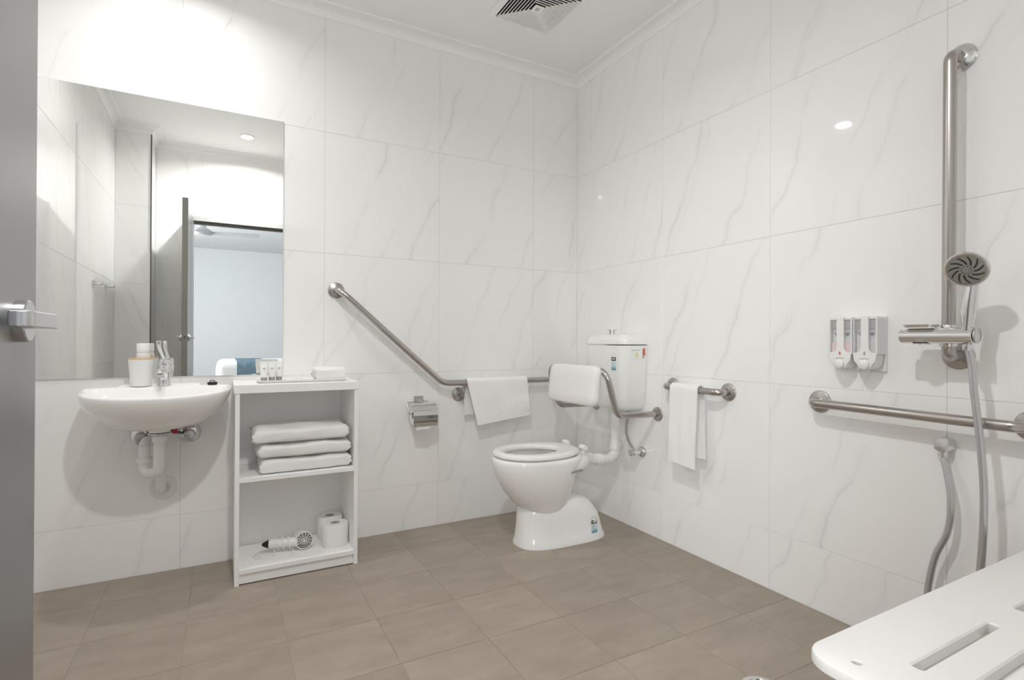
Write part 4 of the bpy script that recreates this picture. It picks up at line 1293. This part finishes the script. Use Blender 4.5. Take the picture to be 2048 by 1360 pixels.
hp = [(SXo-0.002, -2.050, SZ_-0.022), (SXo, -2.060, 0.945), (SXo-0.003, -2.066, 0.872), (SXo-0.004, -2.082, 0.71), (SXo-0.002, -2.088, 0.575), (-0.108, -2.080, 0.40), (-0.095, -2.060, 0.25), (-0.080, -2.010, 0.155),
      (-0.065, -1.955, 0.145), (-0.055, -1.928, 0.21), (-0.052, -1.945, 0.345), (-0.050, -1.978, 0.44), (-0.045, -1.985, 0.53), (-0.030, -1.968, 0.615), (-0.022, oy, 0.655)]
t = thing('shower_hose', 'long smooth silver shower hose looping down behind the shower bench', 'hose', (-0.08, -2.0, 0.14))
part(G().tube(cr_spline(hp), 0.0095, 14), 'hose', 'hose_grey', t, angle=80)
part(G().lathe([(0.0108, 0), (0.0118, 0.002), (0.0118, 0.016), (0.0100, 0.018)], (SXo-0.002, -2.050, SZ_-0.042), (0, 0, 1), 16), 'nut', 'chrome', t)

# ------------------------------------------------------------------ fold-down shower seat on the entry wall
t = thing('shower_bench', 'off-white slotted fold-down shower bench in the right foreground', 'shower bench', (-0.58, -2.36, 0.43))
sx0, sx1, sy0, sy1, zs0, zs1 = -1.078, -0.055, -2.535, -2.176, 0.448, 0.470
# outline with three long slots: built as strips between the slots so the openings are real
RS = 0.055
slots = [(xa_, xb_, y_) for y_ in (-2.304, -2.377, -2.450) for xa_, xb_ in ((-0.957, -0.670), (-0.556, -0.269))]
sw = 0.0090
import bmesh
def outline(d, z):
    o = []
    n = 10
    for cx, cy, a0 in ((sx1-RS, sy1-RS, 0), (sx0+RS, sy1-RS, PI/2), (sx0+RS, sy0+RS, PI), (sx1-RS, sy0+RS, 1.5*PI)):
        for k in range(n+1):
            a = a0+PI/2*k/n
            o.append((cx+(RS-d)*math.cos(a), cy+(RS-d)*math.sin(a), z))
    return o
def slot_outline(sl, e, z):
    xa, xb, y = sl
    o = []
    n = 6
    rc_ = 0.005
    for cx, cy, a0 in ((xb-rc_, y+sw-rc_, 0), (xa+rc_, y+sw-rc_, PI/2), (xa+rc_, y-sw+rc_, PI), (xb-rc_, y-sw+rc_, 1.5*PI)):
        for k in range(n+1):
            a = a0+PI/2*k/n
            o.append((cx+(rc_+e)*math.cos(a), cy+(rc_+e)*math.sin(a), z))
    return o
holes = [(-1.030, -2.249)]
def hole_outline(c, r, z, n=16):
    return [(c[0]+r*math.cos(2*PI*k/n), c[1]+r*math.sin(2*PI*k/n), z) for k in range(n)]
def seat_mesh():
    bm = bmesh.new()
    def cap(zv, dout, din, flip):
        loops = [outline(dout, zv)] + [slot_outline(y, din, zv) for y in slots] + [hole_outline(c, 0.0075+din*0.6, zv) for c in holes]
        vl = []
        edges = []
        for lp in loops:
            vs = [bm.verts.new(p) for p in lp]
            vl.append(vs)
            for i in range(len(vs)):
                edges.append(bm.edges.new((vs[i], vs[(i+1) % len(vs)])))
        bmesh.ops.triangle_fill(bm, use_beauty=True, use_dissolve=False, edges=edges)
        return vl
    topl = cap(zs1, 0.006, 0.003, False)
    botl = cap(zs0, 0.004, 0.0, True)
    def bridge(A, B):
        n = len(A)
        for i in range(n):
            bm.faces.new((A[i], A[(i+1) % n], B[(i+1) % n], B[i]))
    def ringv(pts):
        return [bm.verts.new(p) for p in pts]
    # outer edge rounded
    r1 = ringv(outline(0.002, zs1-0.0020))
    r2_ = ringv(outline(0.0, zs1-0.006))
    r3 = ringv(outline(0.0, zs0+0.004))
    bridge(topl[0], r1)
    bridge(r1, r2_)
    bridge(r2_, r3)
    bridge(r3, botl[0])
    for i, y in enumerate(slots):
        a = ringv(slot_outline(y, 0.0, zs1-0.003))
        bridge(topl[1+i], a)
        bridge(a, botl[1+i])
    for i, c in enumerate(holes):
        a = ringv(hole_outline(c, 0.0075, zs1-0.002))
        k = 1+len(slots)+i
        bridge(topl[k], a)
        bridge(a, botl[k])
    bmesh.ops.recalc_face_normals(bm, faces=bm.faces)
    org = ORIG[t.name]
    for v_ in bm.verts:
        v_.co -= Vector(org)
    me = bpy.data.meshes.new('seat_board')
    bm.to_mesh(me)
    bm.free()
    me.polygons.foreach_set('use_smooth', [True]*len(me.polygons))
    me.set_sharp_from_angle(angle=math.radians(35))
    me.materials.append(MATS['seat_resin'])
    o = bpy.data.objects.new('seat_board', me)
    COL.objects.link(o)
    o.parent = t
    ORIG[o.name] = org
    return o
sb = seat_mesh()
for c in holes:
    part(G().lathe([(0.0070, zs0+0.004-zs0), (0.0070, 0.012), (0.0, 0.0125)], (c[0], c[1], zs0), (0, 0, 1), 16), 'screw', 'satin', sb)
for xa_, xb_, y_ in slots:
    part(G().box(xa_+0.030, xb_-0.022, y_-0.013, y_+0.013, zs0-0.010, zs0-0.0003), 'under_rib', 'disp_inner_light', sb, smooth=False)
for x in (-1.00, -0.13):
    part(G().box(x-0.020, x+0.020, -2.530, -2.235, zs0-0.026, zs0-0.0005), 'support_bar', 'steel', t, bevel=0.002)
    part(G().tube([(x, -2.26, zs0-0.014), (x, -2.53, 0.20)], 0.011, 14), 'strut', 'steel', t)
    part(G().box(x-0.03, x+0.03, -2.549, -2.536, 0.16, 0.44), 'wall_bracket', 'steel', t, bevel=0.002)
part(G().tube([(-1.03, -2.537, zs0-0.012), (-0.10, -2.537, zs0-0.012)], 0.010, 14), 'hinge_bar', 'steel', t)

# ------------------------------------------------------------------ robe hooks on the left wall (seen in the mirror)
for hy, hz_, lab in ((-1.480, 1.362, 'chrome robe hook on the left wall in the mirror, nearer the mirror'), (-1.90, 1.380, 'chrome robe hook on the left wall in the mirror, nearer the corner')):
    t = thing('robe_hook', lab, 'hook', (XL, hy, hz_), 'robe hooks')
    part(G().box(XL+0.0005, XL+0.008, hy-0.022, hy+0.022, hz_-0.022, hz_+0.022), 'plate', 'chrome', t, bevel=0.002)
    part(G().tube([(XL+0.006, hy, hz_), (XL+0.045, hy, hz_), (XL+0.050, hy, hz_+0.014)], 0.006, 12, 0.006), 'peg', 'chrome', t)

# ------------------------------------------------------------------ bedroom things seen in the mirror
FX, FY, FZ = -2.185, -4.62, 2.30
t = thing('ceiling_fan', 'grey three-blade ceiling fan in the bedroom, seen in the mirror', 'ceiling fan', (FX, FY, H_CEIL))
part(G().lathe([(0.0, 0), (0.06, 0.0), (0.055, 0.04), (0.014, 0.055)], (FX, FY, H_CEIL-0.0005), (0, 0, -1), 28), 'canopy', 'fan_white', t)
part(G().tube([(FX, FY, H_CEIL-0.05), (FX, FY, FZ+0.06)], 0.012, 14), 'down_rod', 'fan_white', t)
part(G().lathe([(0.0, 0.10), (0.03, 0.10), (0.05, 0.05), (0.095, 0.03), (0.10, -0.01), (0.085, -0.035), (0.0, -0.045)], (FX, FY, FZ), (0, 0, 1), 32), 'motor', 'fan_grey', t)
for k in range(3):
    a = math.radians(8+120*k)
    d = Vector((math.cos(a), math.sin(a), 0))
    s_ = Vector((-math.sin(a), math.cos(a), 0))
    R = []
    for rad, hw in ((0.09, 0.030), (0.20, 0.055), (0.45, 0.062), (0.62, 0.050)):
        p = Vector((FX, FY, FZ))+d*rad
        R.append([p+s_*hw+Vector((0, 0, 0.012)), p-s_*hw-Vector((0, 0, 0.012)), p-s_*hw-Vector((0, 0, 0.016)), p+s_*hw+Vector((0, 0, 0.008))])
    part(G().rings(R), 'blade', 'fan_grey', t)
t = thing('bed', 'white-covered bed in the bedroom, seen in the mirror', 'bed', (-1.0, -5.75, 0))
part(G().box(-2.02, 0.1, -6.5, -5.02, 0.02, 0.38), 'base', 'bed_base', t, bevel=0.01)
part(G().box(-2.04, 0.1, -6.52, -5.0, 0.38, 0.73), 'duvet', 'towel_flat', t, bevel=0.09, bseg=6)
th = G()
R = []
for x in (-1.800, -1.45):
    R.append([(x, -4.992, 0.40), (x, -4.992, 0.66), (x, -5.03, 0.722), (x, -5.09, 0.737), (x, -6.40, 0.737), (x, -6.40, 0.731), (x, -5.09, 0.7305), (x, -5.035, 0.715), (x, -4.998, 0.655), (x, -4.998, 0.40)])
part(G().rings(R), 'throw', 'blue_throw', t, angle=60, label='blue-grey woven throw')
